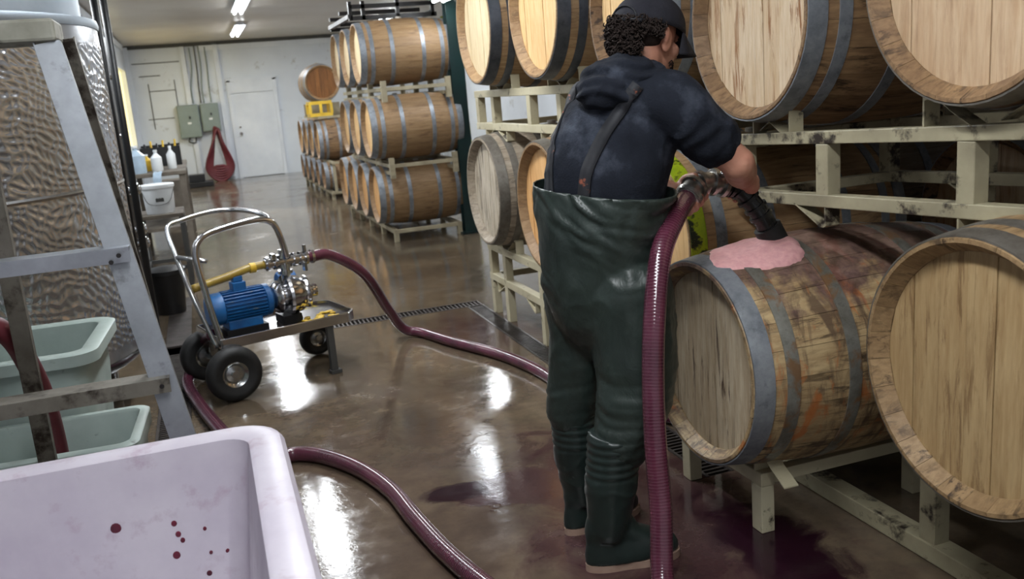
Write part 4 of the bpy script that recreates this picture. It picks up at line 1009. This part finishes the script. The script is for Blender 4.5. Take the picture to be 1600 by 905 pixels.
hand(mb, EL_R.lerp(HA_R, .80), V((1.535, 2.405, 1.09)), V((.7, -.1, -.7)), 1, (0, -.3, 1), .044)
hand(mb, EL_L.lerp(HA_L, .78), V((1.365, 2.425, 1.085)), V((.8, .1, .6)), -1, (0, .2, -1), .052)
body = put(remesh(mb, .0042, 2), 'body', 'skin', W)
for s in (-1, 1):
    MB().ball(hp(s*.030, .0745, -.003), (.0125, .011, .009), 14, 10, HM).build('eye', M['plast_white'], body, True)
    MB().tube([hp(s*.018, .088, .018), hp(s*.032, .088, .022), hp(s*.046, .078, .017)], .004, 8).build('eyebrow', M['hair'], body, True)
mb = MB(); rnd = random.Random(2)
for k in range(260):
    a = rnd.uniform(-1.5, 1.5); z = rnd.uniform(-.10, -.052); y = .035+.058*math.cos(a)*1.0; x = .056*math.sin(a)*1.03
    mb.ball(hp(x, y, z), .0022, 5, 3)
tag(mb.build('beard_stubble', M['hair'], body, True), kind='stuff')

def folds(p, nn, amp, sc=1.0, seed=0, stretch=(1, 1, 1)):
    q = V((p.x*stretch[0], p.y*stretch[1], p.z*stretch[2]))*sc
    a = noise.noise(q*6+V((seed, 0, 0))); b = noise.noise(q*13+V((a*2, seed, 0)))
    rdg = 1-abs(noise.noise(q*9+V((seed, 3, a*1.5))))*2
    return amp*(a*.8+b*.45+max(rdg, 0)**2*.9-.3)
# hoodie
mb = MB()
mb.loft([sec(1.08, 2.43, .98, .165, .13), sec(1.09, 2.43, 1.08, .178, .145), sec(1.12, 2.43, 1.20, .188, .155), sec(1.155, 2.425, 1.30, .184, .150), sec(1.18, 2.42, 1.38, .165, .13), sec(1.20, 2.42, 1.425, .11, .09), sec(1.21, 2.42, 1.45, .075, .07)], 36)
limb(mb, [SH_R+V((-.07, .05, .02)), SH_R, SH_R.lerp(EL_R, .4)+V((0, 0, .0)), SH_R.lerp(EL_R, .66)], [.08, .088, .083, .070], 24)
limb(mb, [SH_L+V((.05, -.05, .01)), SH_L, SH_L.lerp(EL_L, .5), EL_L, EL_L.lerp(HA_L, .3)], [.075, .078, .072, .064, .060], 24)
# rolled cuff of the right sleeve
d = (EL_R-SH_R).normalized(); c0 = SH_R.lerp(EL_R, .62)
mb.tube([c0-d*.03, c0-d*.01, c0+d*.018], [.073, .079, .074], 24)
def hood_disp(p, nn):
    v = folds(p, nn, .0055, 1.0, 4, (1, 1, .8))
    dd = (p-SH_R.lerp(EL_R, .6)).length
    if dd < .16:                     # cross folds over the sleeve
        s_ = (p-SH_R).dot(d); v += .006*math.sin(s_*95+8*noise.noise(p*9))*(1-dd/.16)
    return v
hoodie = put(remesh(mb, .0065, 5, hood_disp), 'hoodie', 'hoodie', W)
# hood bunched at the nape
mb = MB()
def arc(c, ru, rf, z0, z1, a0, a1, n=11):
    out_ = []
    for k in range(n):
        a = a0+(a1-a0)*k/(n-1); out_.append(V(c)+Rv*ru*math.sin(a)+Fv*(-rf*math.cos(a))+V((0, 0, z0+(z1-z0)*(math.cos(a)*.5+.5))))
    return out_
for (ru, rf, zf, zb, r0) in ((.100, .088, 1.395, 1.475, .031), (.114, .112, 1.385, 1.462, .035), (.124, .132, 1.37, 1.435, .034), (.118, .146, 1.36, 1.40, .030), (.084, .068, 1.42, 1.488, .021)):
    pts = arc((1.195, 2.42, 0), ru, rf, zf, zb, -2.1, 2.1)
    mb.tube(catmull(pts, 3), [r0*(.55+.45*math.sin(PI*i/(3*10))) for i in range(31)], 16)
mb.ball(V((1.19, 2.42, 1.41))-Fv*.105-Rv*.015, (.095, .085, .055), 20, 12)
def hd2(p, nn): return folds(p, nn, .004, 1.6, 11)+.004*math.sin(p.z*150+14*noise.noise(p*5))
hood = put(remesh(mb, .0055, 3, hd2), 'hood', 'hoodie', W)
# overalls
mb = MB()
mb.loft([sec(1.10, 2.43, .62, .10, .07), sec(1.095, 2.43, .74, .160, .135), sec(1.085, 2.43, .86, .172, .152), sec(1.085, 2.43, .98, .182, .162), sec(1.09, 2.43, 1.08, .195, .168), sec(1.105, 2.43, 1.150, .204, .172, -.13)], 36)
limb(mb, [(1.12, 2.35, .84), (1.125, 2.335, .66), (1.105, 2.315, .52), (1.055, 2.305, .40)], [.132, .124, .108, .086], 24)
limb(mb, [(1.055, 2.52, .80), (1.04, 2.54, .64), (1.02, 2.555, .50), (1.005, 2.56, .42)], [.118, .104, .088, .078], 24)
def ov(p, nn):
    s_ = (p-V((1.1, 2.43, 0))).dot(Rv); u = s_*.77-p.z*.64; w_ = s_*.64+p.z*.77
    q = noise.noise(V((u*5, w_*18+noise.noise(p*5)*2, 7))); q2 = noise.noise(V((s_*16, p.z*4+2, 3))); q3 = noise.noise(V((u*9, w_*38, 1)))
    up = min(1, max(0, (p.z-.66)/.2))
    msk = max(0, min(1, .5+1.6*noise.noise(p*4.5+V((9, 2, 4))))); v = up*msk*(.010*(1-abs(q)*2.4)+.006*(1-abs(q3)*2))+.006*q2+folds(p, nn, .0045, 1.2, 21, (1, 1, .5))
    if p.z < .70:
        k = min(1, (.70-p.z)/.18); v += k*(.3+.7*msk)*(.008*(1-2*abs(noise.noise(V((s_*5, p.z*24+3*noise.noise(p*4), 5)))))+.004*noise.noise(V((s_*9, p.z*60, 2))))
    return v-.003
me = remesh(mb, .0075, 5, ov)
# open the bib at its top so it ends in a hem
import bmesh
bm = bmesh.new(); bm.from_mesh(me)
def hemz(co): s_ = (co-V((1.105, 2.43, 0))).dot(Rv); return 1.145-.13*s_+.01
kill = [f for f in bm.faces if all((v.co.z > hemz(v.co)-.022) for v in f.verts)]
bmesh.ops.delete(bm, geom=kill, context='FACES')
be = [e for e in bm.edges if e.is_boundary]
for v in {v for e in be for v in e.verts}: v.co.z = hemz(v.co)-.018
bm.to_mesh(me); bm.free()
ovo = put(me, 'waders', 'pvc', W)
sd = ovo.modifiers.new('thick', 'SOLIDIFY'); sd.thickness = .004; sd.offset = 1
# straps laid on the back
bvh = None
def surf_tree(objs):
    vs, fs = [], []
    for o in objs:
        off = W.location; n = len(vs); vs += [v.co+off for v in o.data.vertices]; fs += [[i+n for i in p.vertices] for p in o.data.polygons]
    return BVHTree.FromPolygons(vs, fs)
tree = surf_tree([hoodie])
def strap(sz, wd=.036):
    pts = []; 
    for s_, z in catmull([V((a, b, 0)) for a, b in sz], 8) and [(q.x, q.y) for q in catmull([V((a, b, 0)) for a, b in sz], 8)]:
        o_ = V((1.13, 2.43, z))+Rv*s_-Fv*.6
        h, nn, i, dd = tree.ray_cast(o_, Fv)
        if h is None or (h-o_).length > .75: h, nn, i, dd = tree.find_nearest(V((1.17, 2.42, z))+Rv*s_)
        pts.append((h, nn))
    mb = MB()
    for k, (h, nn) in enumerate(pts):
        t_ = (pts[min(k+1, len(pts)-1)][0]-pts[max(k-1, 0)][0]).normalized(); sdv = t_.cross(nn).normalized()
        for a in (-1, 1):
            for o_ in (.001, .007): mb.v.append(tuple(h+sdv*a*wd/2+nn*o_))
    for k in range(len(pts)-1):
        q = 4*k; mb.f += [(q, q+2, q+6, q+4), (q+1, q+5, q+7, q+3), (q, q+4, q+5, q+1), (q+2, q+3, q+7, q+6)]
    return mb
st = strap([(-.02, 1.11), (-.005, 1.2), (.03, 1.28), (.075, 1.35), (.115, 1.40), (.13, 1.42)]).build('strap', M['strap'], W, True)
strap([(-.135, 1.12), (-.14, 1.2), (-.14, 1.28), (-.13, 1.35), (-.11, 1.40), (-.09, 1.44)]).build('strap', M['strap'], W, True)
# boots
def boot(heel, ang, shaft):
    f_ = V((math.cos(ang), math.sin(ang), 0)); s_ = V((-f_.y, f_.x, 0)); h_ = V(heel)
    def S(a, z, hw, hl, lean=0): return (h_+f_*a+V((0, 0, z)), f_*hl, s_*hw)
    mb = MB()
    mb.loft([S(.145, .022, .048, .150), S(.145, .045, .049, .150), S(.14, .07, .046, .142), S(.115, .095, .042, .112), S(.083, .125, .045, .083), S(.078, .16, .045, .070)], 28, pw=2.2)
    top = V(shaft)
    a0 = h_+f_*.072+V((0, 0, .10))
    P = catmull([a0, a0.lerp(top, .25)+f_*(-.002), a0.lerp(top, .6), top], 6)
    Rr = [.052+.026*min(1, i/10) for i in range(len(P))]
    mb.tube(P, Rr, 24)
    o = put(remesh(mb, .006, 4, lambda p, nn: (.0022*math.sin(p.z*260) if p.z > .30 else 0)+folds(p, nn, .003, 1.2, 8)*(1 if .09 < p.z < .3 else .4)), 'boot', 'boot', W)
    ms = MB(); prof = []
    for k in range(40):
        a = 2*PI*k/40; l = .150 if math.cos(a) > 0 else .147; wv = .050+.006*math.cos(a)
        prof.append((math.cos(a)*l, math.copysign(abs(math.sin(a))**.85, math.sin(a))*wv*(1-.16*math.exp(-((math.cos(a)*l+.03)/.05)**2))))
    n = len(prof)
    for z in (.0, .022): ms.v += [tuple(h_+f_*(.145+a*1.015)+s_*b*1.04+V((0, 0, z))) for a, b in prof]
    ms.f = [tuple(range(n))[::-1], tuple(range(n, 2*n))]+[(i, (i+1) % n, n+(i+1) % n, n+i) for i in range(n)]
    ms.build('sole', M['sole'], o, 'auto')
boot((.925, 2.325, 0), math.radians(-6), (1.03, 2.305, .43)); boot((.955, 2.56, 0), math.radians(12), (1.01, 2.56, .44))
# hair: curls round the back and sides under the cap
mb = MB(); rnd = random.Random(9)
for k in range(1300):
    th = rnd.uniform(PI*.06, PI*.94); z = rnd.uniform(-.072, .032)
    th = th if rnd.random() < .5 else th
    x = math.cos(th); y = -math.sin(th)
    if abs(x) > .75 and z < -.01: continue
    bul = 1.08-.14*((z-.0)/.055)**2; lay = rnd.uniform(.93, 1.08)
    c = hp(x*.084*bul*lay, -.012+y*.112*bul*lay, z); r = rnd.uniform(.0035, .0075)
    ax = V((rnd.gauss(0, 1), rnd.gauss(0, 1), rnd.gauss(0, 1))).normalized(); u_ = ax.orthogonal().normalized(); v_ = ax.cross(u_)
    mb.tube([c+u_*r*math.cos(a_)+v_*r*math.sin(a_)+ax*(a_*.0012) for a_ in [i*.95 for i in range(6)]], .0021, 4)
mb.loft([(hp(0, -.022, -.04), HM @ V((.074, 0, 0)), HM @ V((0, .086, 0))), (hp(0, -.022, .0), HM @ V((.083, 0, 0)), HM @ V((0, .103, 0))), (hp(0, -.02, .055), HM @ V((.082, 0, 0)), HM @ V((0, .105, 0)))], 28) if False else None
for s in (0,):
    b = MB().ball(hp(0, -.042, .015), (.086, .082, .064), 24, 14, HM); mb.add(b.v, b.f)
tag(mb.build('curly_hair', M['hair'], W, True), 'dark curly hair')
# cap
mb = MB(); n = 36; rows = []
for i in range(11):
    ph = PI/2*i/10
    for k in range(n):
        a = 2*PI*k/n
        x = .096*math.cos(a)*math.cos(ph)**.75; y = .120*math.sin(a)*math.cos(ph)**.75-.006; z = .026+.098*math.sin(ph)
        seam = 1-.012*(abs(math.sin(a*3))**12 if False else 0)
        dip = .012*(1 if math.sin(a) < 0 else 0)*math.sin(a)**2*math.cos(ph)
        mb.v.append(tuple(hp(x*seam, y*seam, z-dip)))
for i in range(10):
    for k in range(n): mb.f.append((i*n+k, i*n+(k+1) % n, (i+1)*n+(k+1) % n, (i+1)*n+k))
cap = mb.build('cap', M['cap'], W, True); sd = cap.modifiers.new('t', 'SOLIDIFY'); sd.thickness = .003
MB().ball(hp(0, -.006, .125), (.008, .008, .004), 10, 6, HM).build('cap_button', M['cap'], cap, True)
mb = MB()
for i in range(9):
    for k in range(15):
        u_ = (k/14-.5)*2; a = u_*1.15; q = i/8
        bx, by = .096*math.sin(a), .112*math.cos(a)
        L_ = .078*math.cos(u_*PI/2)**.5
        mb.v.append(tuple(hp(bx*(1-.02*q), by+L_*q, .032-.030*(u_**2)*(.3+q)*.9-.034*q)))
for i in range(8):
    for k in range(14): q = i*15+k; mb.f.append((q, q+1, q+16, q+15))
br = mb.build('cap_brim', M['cap'], cap, True); sd = br.modifiers.new('t', 'SOLIDIFY'); sd.thickness = .003
mb = MB()
pts = [hp(.099*math.sin(a), -.006-.124*math.cos(a), .020) for a in [i*.14-.7 for i in range(11)]]
mb.tube(pts, .0065, 8); mb.build('cap_strap', M['strap'], cap, True)
mb = MB(); mb.tube([hp(.048*math.cos(a), -.006-.122*math.cos(math.asin(min(.99, .048*abs(math.cos(a))/.094))) * (1-.08*math.sin(a)), .026+.036*math.sin(a)) for a in [PI*i/10 for i in range(11)]], .003, 6); mb.build('cap_opening_hem', M['strap'], cap, True)
